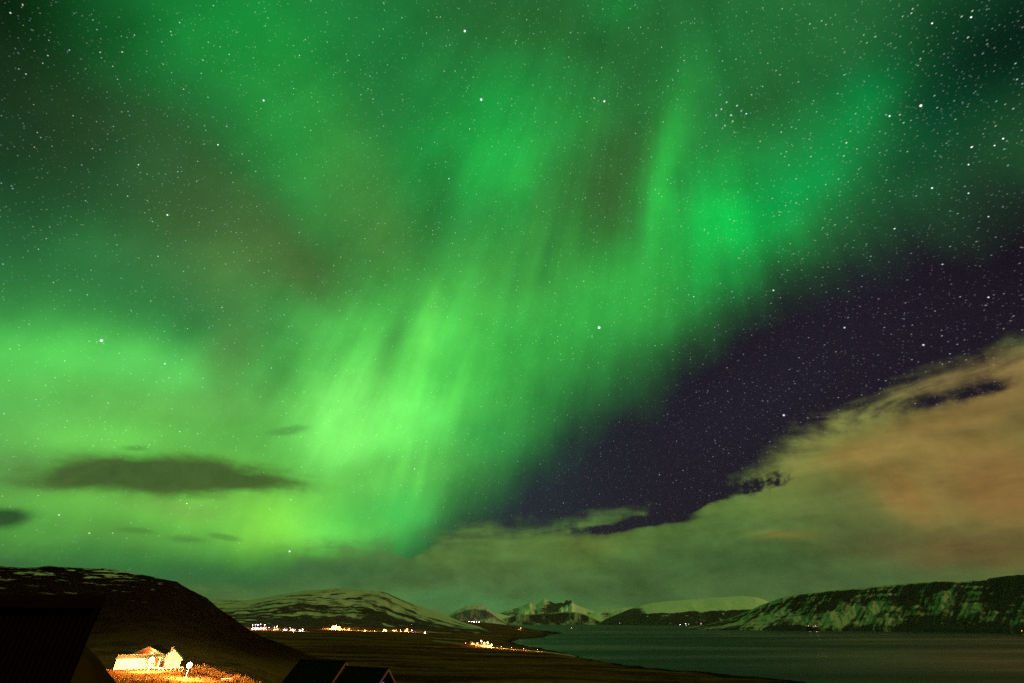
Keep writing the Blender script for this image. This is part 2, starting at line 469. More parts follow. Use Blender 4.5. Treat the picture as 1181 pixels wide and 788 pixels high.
class M:
    """small node-material helper"""
    def __init__(s, name, rough=0.85, spec=0.25):
        s.m = bpy.data.materials.new(name); s.m.use_nodes = True
        s.nt = s.m.node_tree; s.b = s.nt.nodes['Principled BSDF']
        s.b.inputs['Roughness'].default_value = rough
        s.b.inputs['Specular IOR Level'].default_value = spec
    def n(s, t, **kw):
        q = s.nt.nodes.new(t)
        for k, v in kw.items(): setattr(q, k, v)
        return q
    def put(s, sock, v):
        if isinstance(v, bpy.types.NodeSocket): s.nt.links.new(v, sock)
        else: sock.default_value = v
    def pos(s): return s.n('ShaderNodeNewGeometry').outputs['Position']
    def objc(s): return s.n('ShaderNodeTexCoord').outputs['Object']
    def attr(s, a): return s.n('ShaderNodeAttribute', attribute_name=a).outputs['Fac']
    def scale(s, v, sc):
        q = s.n('ShaderNodeMapping'); s.put(q.inputs[0], v); q.inputs['Scale'].default_value = sc; return q.outputs[0]
    def noise(s, v, sc, det=5.0, rough=0.55, dist=0.0):
        q = s.n('ShaderNodeTexNoise'); s.put(q.inputs['Vector'], v)
        q.inputs['Scale'].default_value = sc; q.inputs['Detail'].default_value = det; q.inputs['Roughness'].default_value = rough; q.inputs['Distortion'].default_value = dist
        return q.outputs['Fac']
    def math(s, op, a, b=0.0, c=0.0, clamp=False):
        q = s.n('ShaderNodeMath', operation=op, use_clamp=clamp)
        s.put(q.inputs[0], a); s.put(q.inputs[1], b); s.put(q.inputs[2], c); return q.outputs[0]
    def smooth(s, x, a, b):
        q = s.n('ShaderNodeMapRange', interpolation_type='SMOOTHSTEP'); s.put(q.inputs[0], x)
        q.inputs['From Min'].default_value = a; q.inputs['From Max'].default_value = b; return q.outputs[0]
    def mix(s, f, a, b):
        q = s.n('ShaderNodeMix', data_type='RGBA'); s.put(q.inputs[0], f)
        s.put(q.inputs[6], a if isinstance(a, bpy.types.NodeSocket) else (*a, 1)); s.put(q.inputs[7], b if isinstance(b, bpy.types.NodeSocket) else (*b, 1)); return q.outputs[2]
    def col(s, v):
        s.put(s.b.inputs['Base Color'], v if isinstance(v, bpy.types.NodeSocket) else (*v, 1)); return s
    def bump(s, h, strength, dist):
        q = s.n('ShaderNodeBump'); s.put(q.inputs['Height'], h); q.inputs['Strength'].default_value = strength; q.inputs['Distance'].default_value = dist
        s.put(s.b.inputs['Normal'], q.outputs[0]); return s

def emit_mat(name, colour, strength):
    k = M(name)
    k.col((0.05, 0.05, 0.05))
    k.b.inputs['Emission Color'].default_value = (*colour, 1); k.b.inputs['Emission Strength'].default_value = strength
    return k.m

def simple_mat(name, c1, c2, scale, rough=0.8, stretch=(1, 1, 1), spec=0.2, bump=0.0):
    k = M(name, rough, spec)
    f = k.noise(k.scale(k.objc(), stretch), scale, 5.0, 0.6)
    k.col(k.mix(k.smooth(f, 0.3, 0.7), c1, c2))
    if bump: k.bump(f, 1.0, bump)
    return k.m

CP, SP = math.cos(PITCH), math.sin(PITCH)
def slope_at(az, py):
    """rise per metre of ground distance along a photograph row at a bearing"""
    v = 394.0 - py
    yc = FPX * CP - v * SP; zc = FPX * SP + v * CP
    return zc / (yc / math.cos(az))
def az_at(px, py=713.0):
    v = 394.0 - py
    return math.atan2(px - 590.5, FPX * CP - v * SP)

def pchip(xs, ys, x):
    xs = np.asarray(xs, float); ys = np.asarray(ys, float)
    h = np.diff(xs); dl = np.diff(ys) / h
    d = np.zeros(len(xs)); d[0] = dl[0]; d[-1] = dl[-1]
    for i in range(1, len(xs) - 1):
        if dl[i - 1] * dl[i] > 0:
            w1 = 2 * h[i] + h[i - 1]; w2 = h[i] + 2 * h[i - 1]
            d[i] = (w1 + w2) / (w1 / dl[i - 1] + w2 / dl[i])
    x = np.clip(x, xs[0], xs[-1])
    i = np.clip(np.searchsorted(xs, x) - 1, 0, len(xs) - 2)
    t = (x - xs[i]) / h[i]
    return ((1 + 2 * t) * (1 - t) ** 2 * ys[i] + t * (1 - t) ** 2 * h[i] * d[i] + t * t * (3 - 2 * t) * ys[i + 1] + t * t * (t - 1) * h[i] * d[i + 1])

# ------------------------------------------------------------------ the near land: heights known along bearings
# each entry: bearing (photograph column at the horizon), then (distance m, row) or (distance m, 'z', height)
LAND = [
    (-4000, [(3, 'z', 58.3), (100, 'z', 66), (400, 'z', 100), (1000, 'z', 130), (4800, 'z', 130)]),
    (-700, [(3, 'z', 58.3), (60, 'z', 55), (200, 'z', 58), (450, 'z', 95), (700, 'z', 120), (1500, 'z', 110), (4800, 'z', 100)]),
    (-150, [(3, 'z', 58.3), (20, 'z', 55.5), (60, 'z', 50), (120, 'z', 47), (200, 'z', 49), (300, 'z', 58), (430, 'z', 84), (580, 655), (660, 'z', 103), (1000, 'z', 85), (2000, 'z', 60), (4800, 'z', 40)]),
    (0, [(3, 'z', 58.3), (20, 'z', 55.5), (60, 'z', 49.5), (120, 'z', 46), (200, 'z', 47), (300, 'z', 56), (430, 'z', 81), (560, 656), (640, 'z', 99), (1000, 'z', 75), (2000, 'z', 45), (4800, 'z', 30)]),
    (30, [(3, 'z', 58.3), (20, 'z', 55.5), (60, 'z', 49.3), (120, 'z', 46), (200, 'z', 46.5), (300, 'z', 55), (430, 'z', 82), (550, 653.5), (640, 'z', 97), (1000, 'z', 70), (2000, 'z', 40), (4800, 'z', 30)]),
    (95, [(3, 'z', 58.3), (20, 'z', 55.3), (60, 'z', 49), (120, 'z', 47.3), (200, 'z', 47.6), (300, 'z', 54), (430, 'z', 80), (545, 656.5), (640, 'z', 94), (1000, 'z', 60), (2000, 'z', 38), (4800, 'z', 30)]),
    (150, [(3, 'z', 58.2), (20, 'z', 55), (60, 'z', 48.5), (120, 'z', 47.3), (200, 'z', 47.5), (260, 'z', 50.0), (400, 'z', 72), (520, 664), (620, 'z', 84), (1000, 'z', 50), (2000, 'z', 36), (4800, 'z', 30)]),
    (190, [(3, 'z', 58.2), (20, 'z', 55), (60, 'z', 48.5), (120, 'z', 47.3), (200, 'z', 47.5), (260, 'z', 50.0), (390, 'z', 68), (500, 672), (600, 'z', 75), (1000, 'z', 40), (2000, 'z', 34), (4800, 'z', 30)]),
    (208, [(3, 'z', 58.2), (20, 'z', 55), (60, 'z', 48.3), (120, 'z', 47.3), (200, 'z', 47.4), (260, 'z', 50.0), (390, 'z', 64), (490, 682), (590, 'z', 66), (1000, 'z', 36), (2000, 'z', 33), (4800, 'z', 30)]),
    (232, [(3, 'z', 58.2), (20, 'z', 55), (60, 'z', 48), (120, 'z', 46.4), (200, 'z', 46.9), (260, 'z', 48.5), (380, 'z', 59), (480, 691), (580, 'z', 60), (1000, 'z', 30), (2000, 'z', 32), (4800, 'z', 30)]),
    (250, [(3, 'z', 58.2), (20, 'z', 54.8), (60, 'z', 47.8), (120, 'z', 46.4), (200, 'z', 46.3), (260, 'z', 47.6), (380, 'z', 54), (470, 705), (560, 'z', 52), (1000, 'z', 24), (2000, 'z', 31), (4800, 'z', 40)]),
    (290, [(3, 'z', 58.2), (20, 'z', 54.7), (60, 'z', 47.3), (120, 'z', 46.4), (200, 'z', 44.5), (260, 'z', 45.0), (360, 'z', 47.5), (440, 724), (540, 'z', 42), (1000, 'z', 19), (2000, 'z', 30), (4800, 'z', 40)]),
    (340, [(3, 'z', 58.2), (20, 'z', 54.5), (60, 'z', 46.6), (120, 'z', 41), (200, 'z', 38.8), (270, 'z', 39.5), (400, 746), (500, 'z', 33), (950, 'z', 14), (1500, 'z', 20), (2100, 'z', 29), (4800, 'z', 60)]),
    (400, [(3, 'z', 58.2), (20, 'z', 54.3), (60, 'z', 45.5), (120, 'z', 38.5), (200, 'z', 34), (340, 767), (430, 'z', 27), (750, 'z', 12), (1200, 'z', 16), (2000, 'z', 24), (2400, 'z', 32), (4800, 'z', 70)]),
    (450, [(3, 'z', 58.2), (20, 'z', 54.0), (60, 'z', 44.5), (120, 'z', 36.5), (200, 'z', 30), (310, 781), (400, 'z', 22), (700, 'z', 11), (1200, 'z', 13), (2000, 'z', 20), (2500, 'z', 28), (4800, 'z', 70)]),
    (500, [(3, 'z', 58.2), (20, 'z', 53.8), (60, 'z', 44), (120, 'z', 35), (200, 'z', 27), (300, 'z', 21), (460, 'z', 14.5), (800, 'z', 9), (1300, 'z', 10), (2000, 'z', 15), (2700, 'z', 24), (4800, 'z', 60)]),
    (557, [(3, 'z', 58.2), (20, 'z', 53.6), (60, 'z', 43.6), (120, 'z', 34), (200, 'z', 26), (300, 'z', 20), (460, 'z', 14), (800, 'z', 7.5), (1250, 'z', 5.0), (1700, 'z', 4), (2400, 'z', 6), (3300, 'z', 16), (4800, 'z', 30)]),
    (578, [(3, 'z', 58.2), (20, 'z', 53.6), (60, 'z', 43.6), (120, 'z', 34), (200, 'z', 26), (300, 'z', 20), (460, 'z', 13.7), (800, 'z', 7), (1250, 'z', 3.6), (1480, 'z', 1.2), (1750, 'z', 1.6), (2300, 'z', 4), (3300, 'z', 9), (4800, 'z', 15)]),
    (600, [(3, 'z', 58.2), (20, 'z', 53.6), (60, 'z', 43.4), (120, 'z', 34), (200, 'z', 26), (300, 'z', 20), (460, 'z', 13.4), (800, 'z', 6.5), (1200, 'z', 3.2), (1400, 'z', 0.3), (1600, 'z', -1.2), (1800, 'z', 0.0), (2100, 'z', 2.5), (3000, 'z', 6), (3600, 'z', 2), (4800, 'z', -2)]),
    (622, [(3, 'z', 58.2), (20, 'z', 53.6), (60, 'z', 43.4), (120, 'z', 34), (200, 'z', 26), (300, 'z', 20), (460, 'z', 13), (800, 'z', 6.2), (1080, 'z', 2.8), (1280, 'z', 0.1), (1500, 'z', -1.6), (1900, 'z', -0.8), (2050, 'z', 0.5), (2400, 'z', 1.2), (3000, 'z', 1.0), (3300, 'z', -1), (4800, 'z', -3)]),
    (645, [(3, 'z', 58.2), (20, 'z', 53.6), (60, 'z', 43.4), (120, 'z', 34), (200, 'z', 26), (300, 'z', 20), (460, 'z', 12.6), (800, 'z', 5.4), (1020, 'z', 2.0), (1150, 'z', -0.2), (1400, 'z', -2), (2200, 'z', -1.6), (2500, 'z', 0.25), (2900, 'z', -1), (4800, 'z', -4)]),
    (672, [(3, 'z', 58.2), (20, 'z', 53.6), (60, 'z', 43.4), (120, 'z', 34), (200, 'z', 26), (300, 'z', 19.5), (460, 'z', 11.5), (760, 'z', 4.4), (930, 'z', 1.0), (1000, 'z', -0.5), (1300, 'z', -3), (2600, 'z', -2), (4800, 'z', -4)]),
    (715, [(3, 'z', 58.2), (20, 'z', 53.6), (60, 'z', 43.4), (120, 'z', 34), (200, 'z', 26), (300, 'z', 19), (460, 'z', 10), (720, 'z', 2.8), (820, 'z', 0.7), (880, 'z', -0.5), (1200, 'z', -4), (4800, 'z', -5)]),
    (770, [(3, 'z', 58.2), (20, 'z', 53.6), (60, 'z', 43.4), (120, 'z', 34), (200, 'z', 25.5), (300, 'z', 18), (460, 'z', 8.5), (690, 'z', 1.9), (765, 'z', 0.3), (830, 'z', -1.2), (1100, 'z', -4), (4800, 'z', -5)]),
    (840, [(3, 'z', 58.2), (20, 'z', 53.6), (60, 'z', 43.4), (120, 'z', 34), (200, 'z', 25), (300, 'z', 17), (440, 'z', 7.5), (650, 'z', 1.6), (720, 'z', 0.2), (780, 'z', -1.2), (1100, 'z', -4), (4800, 'z', -5)]),
    (905, [(3, 'z', 58.2), (20, 'z', 53.6), (60, 'z', 43.4), (120, 'z', 34), (200, 'z', 24.5), (300, 'z', 16), (440, 'z', 6.5), (640, 'z', 1.0), (697, 'z', 0.1), (760, 'z', -1.4), (1100, 'z', -4), (4800, 'z', -5)]),
    (1181, [(3, 'z', 58.2), (20, 'z', 53.6), (60, 'z', 43.4), (120, 'z', 34), (200, 'z', 23), (300, 'z', 12), (460, 'z', 3), (555, 'z', 0.1), (620, 'z', -2), (1100, 'z', -4), (4800, 'z', -5)]),
    (4000, [(3, 'z', 58.2), (20, 'z', 56), (60, 'z', 52), (120, 'z', 46), (300, 'z', 30), (420, 'z', 18), (600, 'z', 5), (700, 'z', -2), (1100, 'z', -4), (4800, 'z', -5)]),
]
RR = np.concatenate([np.geomspace(3, 60, 50, endpoint=False), np.geomspace(60, 4800, 470)])
LR = np.log(RR)
_caz = []; _tab = []
for px, pts in LAND:
    a = az_at(px)
    rs = []; zs = []
    for p in pts:
        rs.append(math.log(p[0])); zs.append(p[2] if len(p) == 3 else EYE.z + p[0] * slope_at(a, p[1]))
    _caz.append(a); _tab.append(pchip(rs, zs, LR))
_caz.insert(0, -math.pi); _tab.insert(0, pchip([math.log(q) for q in (3, 100, 400, 4800)], [58.5, 75, 130, 140], LR))
_caz.append(math.pi); _tab.append(_tab[0])
_caz = np.array(_caz); _tab = np.array(_tab)

def land_h(az, r):
    az = np.asarray(az, float); r = np.asarray(r, float)
    az, r = np.broadcast_arrays(az, r)
    i = np.clip(np.searchsorted(_caz, az) - 1, 0, len(_caz) - 2)
    t = (az - _caz[i]) / (_caz[i + 1] - _caz[i])
    lr = np.log(np.clip(r, 3, 4800))
    fi = np.interp(lr, LR, np.arange(len(LR)))
    j = np.clip(fi.astype(int), 0, len(LR) - 2); u = fi - j
    def row(k): return _tab[k, j] * (1 - u) + _tab[k, j + 1] * u
    # catmull-like blend softened: cosine mix keeps the known bearings exact
    z = row(i) * (1 - t) + row(i + 1) * t
    x = r * np.sin(az); y = r * np.cos(az)
    d = np.clip(r / 300, 0.02, 1.0)
    hi = sstep(z, 18, 60)
    shore = np.exp(-(z / 1.2) ** 2)
    z = z + d * (fbm(x / 60, y / 60, 5, 3) * (0.35 + 3.6 * hi * sstep(r, 230, 420)) + fbm(x / 14, y / 14, 3, 9) * (0.10 + 0.55 * hi))
    z = z + shore * (fbm(x / 90, y / 45, 4, 21) * 1.1)
    # knoll close by on the left, in front of the floodlit yard
    kx, ky = 26 * math.sin(az_at(86)), 26 * math.cos(az_at(86))
    z = z + 5.2 * np.exp(-(((x - kx) ** 2 + (y - ky) ** 2) / 4.3 ** 2))
    # low banks added behind the hamlets and inlet farm to catch lamp glow
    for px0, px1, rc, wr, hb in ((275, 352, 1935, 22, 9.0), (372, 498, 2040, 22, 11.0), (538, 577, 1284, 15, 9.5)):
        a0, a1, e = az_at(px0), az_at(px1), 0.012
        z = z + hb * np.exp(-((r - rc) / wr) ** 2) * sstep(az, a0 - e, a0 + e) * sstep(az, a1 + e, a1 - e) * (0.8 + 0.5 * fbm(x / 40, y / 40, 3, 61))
    return z

def ground_z(x, y):
    return float(land_h(math.atan2(x, y), math.hypot(x, y)))

AA = np.concatenate([np.radians(np.arange(-180, -52, 2.0)), np.radians(np.arange(-52, 52, 0.1)), np.radians(np.arange(52, 180, 2.0))])
AZG, RG = np.meshgrid(AA, RR)
ZG = land_h(AZG, RG)
XG = RG * np.sin(AZG); YG = RG * np.cos(AZG)
hillmask = sstep(ZG, 33, 47) * sstep(RG, 215, 330) * sstep(RG, 1000, 800)
dry_and_glow = np.exp(-(((XG + 98) / 85) ** 2 + ((YG - 178) / 75) ** 2))
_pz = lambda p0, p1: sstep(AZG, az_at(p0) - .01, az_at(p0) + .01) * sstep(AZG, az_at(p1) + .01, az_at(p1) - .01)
dry_and_glow = np.maximum(dry_and_glow, np.exp(-((RG - 1925) / 45) ** 2) * _pz(275, 352))  # paler straw ground added round hamlets and inlet farm to widen lamp glow
dry_and_glow = np.maximum(dry_and_glow, np.exp(-((RG - 2025) / 50) ** 2) * _pz(372, 498))
dry_and_glow = np.maximum(dry_and_glow, np.exp(-((RG - 1270) / 45) ** 2) * _pz(535, 580))
land = grid_mesh('ground', XG, YG, ZG, {'heath': hillmask, 'dist': np.clip(RG / 1000, 0, 5), 'near': dry_and_glow}, wrap=True)

k = M('moor_and_heath', 0.95, 0.0)
P = k.pos()
f1 = k.noise(k.scale(P, (0.004, 0.016, 0.02)), 1.0, 9.0, 0.68, 0.4)
f2 = k.noise(k.scale(P, (0.09, 0.09, 0.09)), 1.0, 6.0, 0.62)
grass = k.mix(k.smooth(f1, 0.38, 0.64), (0.024, 0.0090, 0.0030), (0.130, 0.064, 0.015))
grass = k.mix(k.math('MULTIPLY', k.smooth(f2, 0.42, 0.7), 0.6), grass, (0.012, 0.0042, 0.0018))
heath = k.mix(k.smooth(f2, 0.35, 0.65), (0.0045, 0.0014, 0.0008), (0.012, 0.0040, 0.0020))
c = k.mix(k.attr('heath'), grass, heath)
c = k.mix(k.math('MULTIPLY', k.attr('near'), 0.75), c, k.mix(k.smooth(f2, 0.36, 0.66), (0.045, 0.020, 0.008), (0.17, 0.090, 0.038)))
# snow left lying in hollows
sz = k.n('ShaderNodeSeparateXYZ'); k.put(sz.inputs[0], P)
s1_ = k.noise(k.scale(P, (0.085, 0.06, 0.30)), 1.0, 7.0, 0.66, 0.5)
hgt = k.smooth(sz.outputs[2], 60.0, 92.0)
sn = k.math('MULTIPLY', k.smooth(k.math('ADD', s1_, k.math('MULTIPLY', hgt, 0.13)), 0.660, 0.72), k.math('MULTIPLY', k.attr('heath'), hgt))
s2_ = k.noise(k.scale(P, (0.10, 0.05, 0.1)), 1.0, 5.0, 0.6, 0.5)
sn = k.math('MAXIMUM', sn, k.math('MULTIPLY', k.smooth(s2_, 0.70, 0.73), k.smooth(k.attr('near'), 0.12, 0.3)))
s3_ = k.noise(k.scale(P, (0.004, 0.02, 0.02)), 1.0, 5.0, 0.62, 0.3)
sn = k.math('MAXIMUM', sn, k.math('MULTIPLY', k.smooth(s3_, 0.66, 0.71), k.math('MULTIPLY', k.smooth(k.attr('dist'), 0.35, 1.6), 0.45)))
c = k.mix(sn, c, (0.52, 0.52, 0.46))
# wet black rocks and weed along the tide line
shr = k.smooth(sz.outputs[2], 1.15, 0.55)
c = k.mix(shr, c, (0.006, 0.006, 0.006))
k.col(c)
k.bump(f2, 0.8, 0.6)
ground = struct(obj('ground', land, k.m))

# ------------------------------------------------------------------ the fjord
bm = bmesh.new()
NS = 72
ring = [0.0, 400, 1200, 4000, 9000, 13000]
prev = None
for q in ring[1:]:
    cur = [bm.verts.new((q * math.sin(2 * math.pi * i / NS), q * math.cos(2 * math.pi * i / NS), 0.0)) for i in range(NS)]
    if prev is None:
        bm.faces.new(cur[::-1])
    else:
        for i in range(NS):
            bm.faces.new((prev[i], prev[(i + 1) % NS], cur[(i + 1) % NS], cur[i]))
    prev = cur
k = M('fjord_water', 0.16, 0.32)
k.b.inputs['IOR'].default_value = 1.33
P = k.pos()
w1 = k.noise(k.scale(P, (0.05, 0.16, 0.0)), 1.0, 5.0, 0.65)
w2 = k.noise(k.scale(P, (0.0007, 0.0042, 0.0)), 1.0, 4.0, 0.5, 0.2)   # calm lanes and wind-roughened water
k.put(k.b.inputs['Roughness'], k.math('MULTIPLY_ADD', k.smooth(w2, 0.36, 0.62), 0.26, 0.24))
k.col((0.003, 0.006, 0.006))
k.bump(w1, 1.0, 1.1)
water = struct(obj('water', bm, k.m))

# ------------------------------------------------------------------ hills and mountains round the fjord
def hill(name, crest, base, r0, r1, prof, snowfn, gully=0.06, gscale=140.0, rough=0.03, back=1500.0, rows=110, seed=1, step=0.055, shear=0.0):
    """crest and base are lists of photograph points; prof lists (share of the way in, share of the height)"""
    ca = [azel(*p)[0] for p in crest]; cz = [EYE.z + r1 * math.tan(azel(*p)[1]) for p in crest]
    ba = [azel(*p)[0] for p in base]; bz = [EYE.z + r0 * math.tan(azel(*p)[1]) for p in base]
    az = np.radians(np.arange(math.degrees(ca[0]), math.degrees(ca[-1]) + step, step))
    zc = np.interp(az, ca, cz); zb = np.minimum(np.interp(az, ba, bz), zc - 1)
    t = np.linspace(0, 1, rows)
    T, A = np.meshgrid(t, az, indexing='ij')
    ZC = zc[None, :] * np.ones_like(T); ZB = zb[None, :] * np.ones_like(T)
    H = ZC - ZB
    L = A * r1
    pr = np.interp(T, [q[0] for q in prof], [q[1] for q in prof])
    g = fbm(L / gscale + T * shear, T * 1.6, 5, seed)
    rid = 1 - np.abs(fbm(L / gscale + T * shear, T * 0.9, 4, seed + 40)) * 2.2
    bell = np.sin(np.pi * np.clip(T, 0, 1)) ** 0.8
    R = r0 + (r1 - r0) * T - (r1 - r0) * bell * gully * (rid + g)
    Z = ZB + H * np.clip(pr + bell * (g * rough * 2.0 + fbm(L / (gscale * 0.2), T * 9, 4, seed + 7) * rough), -0.05, 1.0)
    Z[-1] = zc + H[-1] * 0.03 * fbm(az * r1 / (gscale * 0.3), az * 0, 4, seed + 3)
    S = snowfn(T, pr, L, g, rid, (590.5 + np.tan(A) * 614.3))
    # back of the hill
    tb = np.linspace(0.04, 1, 24)[:, None]
    Rb = r1 + back * tb + 0 * az[None, :]
    Zb = zc[None, :] * (1 - tb ** 1.3) - 15 * tb
    Sb = np.ones_like(Zb) * 0.8
    R = np.concatenate([R, Rb]); Z = np.concatenate([Z, Zb]); S = np.concatenate([S, Sb]); A = np.concatenate([A, np.repeat(az[None, :], 24, 0)])
    # skirt in front, under the ground
    R = np.concatenate([R[:1] - 20, R]); Z = np.concatenate([Z[:1] - 15, Z]); S = np.concatenate([S[:1], S]); A = np.concatenate([A[:1], A])
    me = grid_mesh(name, R * np.sin(A), R * np.cos(A), Z, {'snow': S})
    return me

def hill_mat(name, rock1, rock2, snow, fine, soft=0.12):
    k = M(name, 0.9, 0.03)
    P = k.pos()
    f = k.noise(k.scale(P, (1, 1, 1.8)), fine, 6.0, 0.65)
    g = k.noise(P, fine * 0.35, 5.0, 0.6)
    s = k.smooth(k.math('ADD', k.attr('snow'), k.math('MULTIPLY', k.math('SUBTRACT', f, 0.5), 0.9)), 0.5 - soft, 0.5 + soft)
    k.col(k.mix(s, k.mix(k.smooth(g, 0.35, 0.65), rock1, rock2), snow))
    k.bump(f, 0.7, 4.0)
    return k.m

mat_hill = hill_mat('snow_on_brown_hill', (0.010, 0.006, 0.004), (0.026, 0.017, 0.009), (0.40, 0.41, 0.33), 0.024, 0.28)
mat_cliff = hill_mat('snow_on_black_cliffs', (0.005, 0.005, 0.004), (0.014, 0.014, 0.011), (0.36, 0.37, 0.29), 0.034, 0.36)
mat_peak = hill_mat('snow_on_far_peaks', (0.006, 0.007, 0.005), (0.018, 0.018, 0.013), (0.68, 0.69, 0.60), 0.014, 0.2)
mat_grey = hill_mat('grey_scree_mountain', (0.09, 0.07, 0.075), (0.22, 0.18, 0.18), (0.55, 0.52, 0.52), 0.016, 0.25)

def add_hill(name, mat, *a, **kw):
    return struct(obj(name, hill(name, *a, **kw), mat))

# broad snow-banded hill behind the villages
def snow_banded(T, pr, L, g, rid, px):
    band = fbm(L / 300 + 3, pr * 26 + fbm(L / 260, pr * 3, 4, 5) * 5.0, 6, 12, 0.62) + 0.5 * fbm(L / 60, pr * 40, 4, 13)
    ang = fbm((L + pr * 500) / 700, (pr * 13 + L / 110), 5, 31)          # gullies running down to the right
    right = sstep(px, 395, 445)
    s = 0.34 + 0.50 * sstep(pr, 0.36, 0.80) + band * 1.25 * (1 - right) + (ang * 1.1 + .7 * fbm((L + pr * 300) / 60, pr * 9, 4, 32)) * right - 0.16 * right
    return s - 0.55 * sstep(pr, 0.38, 0.05)
add_hill('hill', mat_hill,
         [(170, 704), (215, 701), (240, 698), (270, 694.5), (300, 690), (320, 686.5), (345, 682.5), (370, 680), (395, 678.8), (420, 680.5), (446, 684), (452, 687), (470, 694), (490, 701), (510, 708), (530, 716), (552, 722.5), (575, 727), (590, 731)],
         [(170, 716), (260, 722), (340, 729), (400, 731), (480, 731), (552, 729), (590, 732)], 2250, 3300,
         [(0, 0), (.25, .16), (.5, .38), (.7, .66), (.85, .88), (1, 1)], snow_banded, gully=0.05, gscale=260, rough=0.03, seed=5, shear=-1.2)
add_hill('hill', mat_hill,
         [(150, 676), (190, 684), (222, 687.5), (236, 689.5), (260, 692), (280, 692.5), (310, 693), (350, 700)],
         [(150, 712), (350, 715)], 4200, 5600, [(0, 0), (.4, .3), (.7, .7), (1, 1)],
         lambda T, pr, L, g, rid, px: 0.62 + 0.7 * fbm(L / 500, pr * 9, 5, 71), gully=.04, gscale=300, seed=8, rows=60)
# small mountain with a grey scree face over the village
add_hill('mountain', mat_grey,
         [(498, 719), (508, 716), (518, 710), (528, 703.5), (538, 699.5), (548, 697.8), (556, 698.6), (562, 701), (567, 705), (574, 711), (584, 718)],
         [(498, 721), (584, 721)], 5000, 5700,
         [(0, 0), (.3, .22), (.5, .45), (.62, .72), (.75, .80), (1, 1)],
         lambda T, pr, L, g, rid, px: 0.12 + 0.95 * sstep(pr, 0.70, 0.86) + 0.5 * sstep(pr, .42, .15) + 0.55 * g - .35 * sstep(np.abs(pr - .62), .14, .02), gully=.10, gscale=110, rough=.05, seed=15, step=0.04, back=900)
add_hill('mountain', mat_peak,
         [(548, 715), (562, 706), (575, 708), (590, 711), (606, 716), (618, 720)], [(548, 721), (618, 721)], 6300, 7000, [(0, 0), (.5, .4), (1, 1)],
         lambda T, pr, L, g, rid, px: 0.35 + .4 * pr + .9 * g, gully=.08, gscale=160, seed=17, step=.04, rows=60, back=900)
# jagged peaks at the head of the fjord
add_hill('mountain', mat_peak,
         [(552, 713), (566, 710), (580, 706.5), (590, 703), (600, 700), (607, 697.5), (611, 694.5), (614, 697), (619, 696.5), (628, 690.3), (635, 694), (641, 696), (647, 695), (650, 696), (653, 692), (655.5, 693.5), (658, 692), (662, 696), (668, 699.5), (676, 702), (686, 706), (700, 711), (716, 716)],
         [(552, 720), (716, 720)], 8200, 9600, [(0, 0), (.5, .42), (.8, .75), (1, 1)],
         lambda T, pr, L, g, rid, px: 0.72 + 0.8 * g - 1.1 * np.exp(-(((px - 656) / 4.5) ** 2)) * sstep(pr, .7, .9) - .5 * np.exp(-(((px - 643) / 5) ** 2)) * sstep(pr, .5, .6), gully=.10, gscale=240, rough=.05, seed=23, step=0.035)
add_hill('mountain', mat_cliff,
         [(566, 719.5), (578, 714.5), (592, 710.5), (604, 708.5), (620, 708), (640, 706.8), (655, 705.8), (665, 706.3), (674, 708.5), (683, 712.5), (692, 717), (704, 720.5)],
         [(566, 720.8), (704, 721)], 5900, 6500, [(0, 0), (.3, .2), (.6, .5), (.75, .88), (1, 1)],
         lambda T, pr, L, g, rid, px: 0.26 + 1.0 * g + .45 * sstep(pr, .86, .96) + .12 * sstep(pr, .5, .2), gully=.12, gscale=80, rough=.05, seed=29, step=0.035, back=1200)
# long white plateau and its dark headland
add_hill('mountain', mat_peak,
         [(664, 716), (676, 709), (690, 705), (704, 702.5), (718, 701), (736, 700), (760, 698), (800, 700)], [(664, 720), (800, 720)], 7600, 8600, [(0, 0), (.5, .45), (1, 1)],
         lambda T, pr, L, g, rid, px: 0.7 + .8 * g, gully=.08, gscale=260, seed=33, step=.045, rows=70)
add_hill('mountain', mat_peak,
         [(688, 720), (698, 714.5), (708, 710), (722, 704), (732, 700.5), (742, 697.5), (752, 695.5), (770, 693.5), (795, 691.5), (820, 689.6), (840, 688.3), (858, 687.8), (870, 688.6), (880, 691.5), (894, 698), (915, 708), (940, 716)],
         [(688, 721.3), (940, 722.5)], 5500, 7000, [(0, 0), (.12, .10), (.28, .34), (.36, .46), (.6, .66), (.85, .92), (1, 1)],
         lambda T, pr, L, g, rid, px: 0.12 + 0.90 * sstep(pr + .05 * g, .40, .52) + .55 * g + .25 * fbm(L / 600, pr * 14, 4, 77) + .75 * fbm((L + pr * 200) / 70, pr * 6, 4, 78) * sstep(pr, .6, .4) - .75 * sstep(px, 752, 728) + .25 * sstep(pr, .85, 1.0) * sstep(px, 750, 728), gully=.025, gscale=420, rough=.012, seed=37, step=0.045)
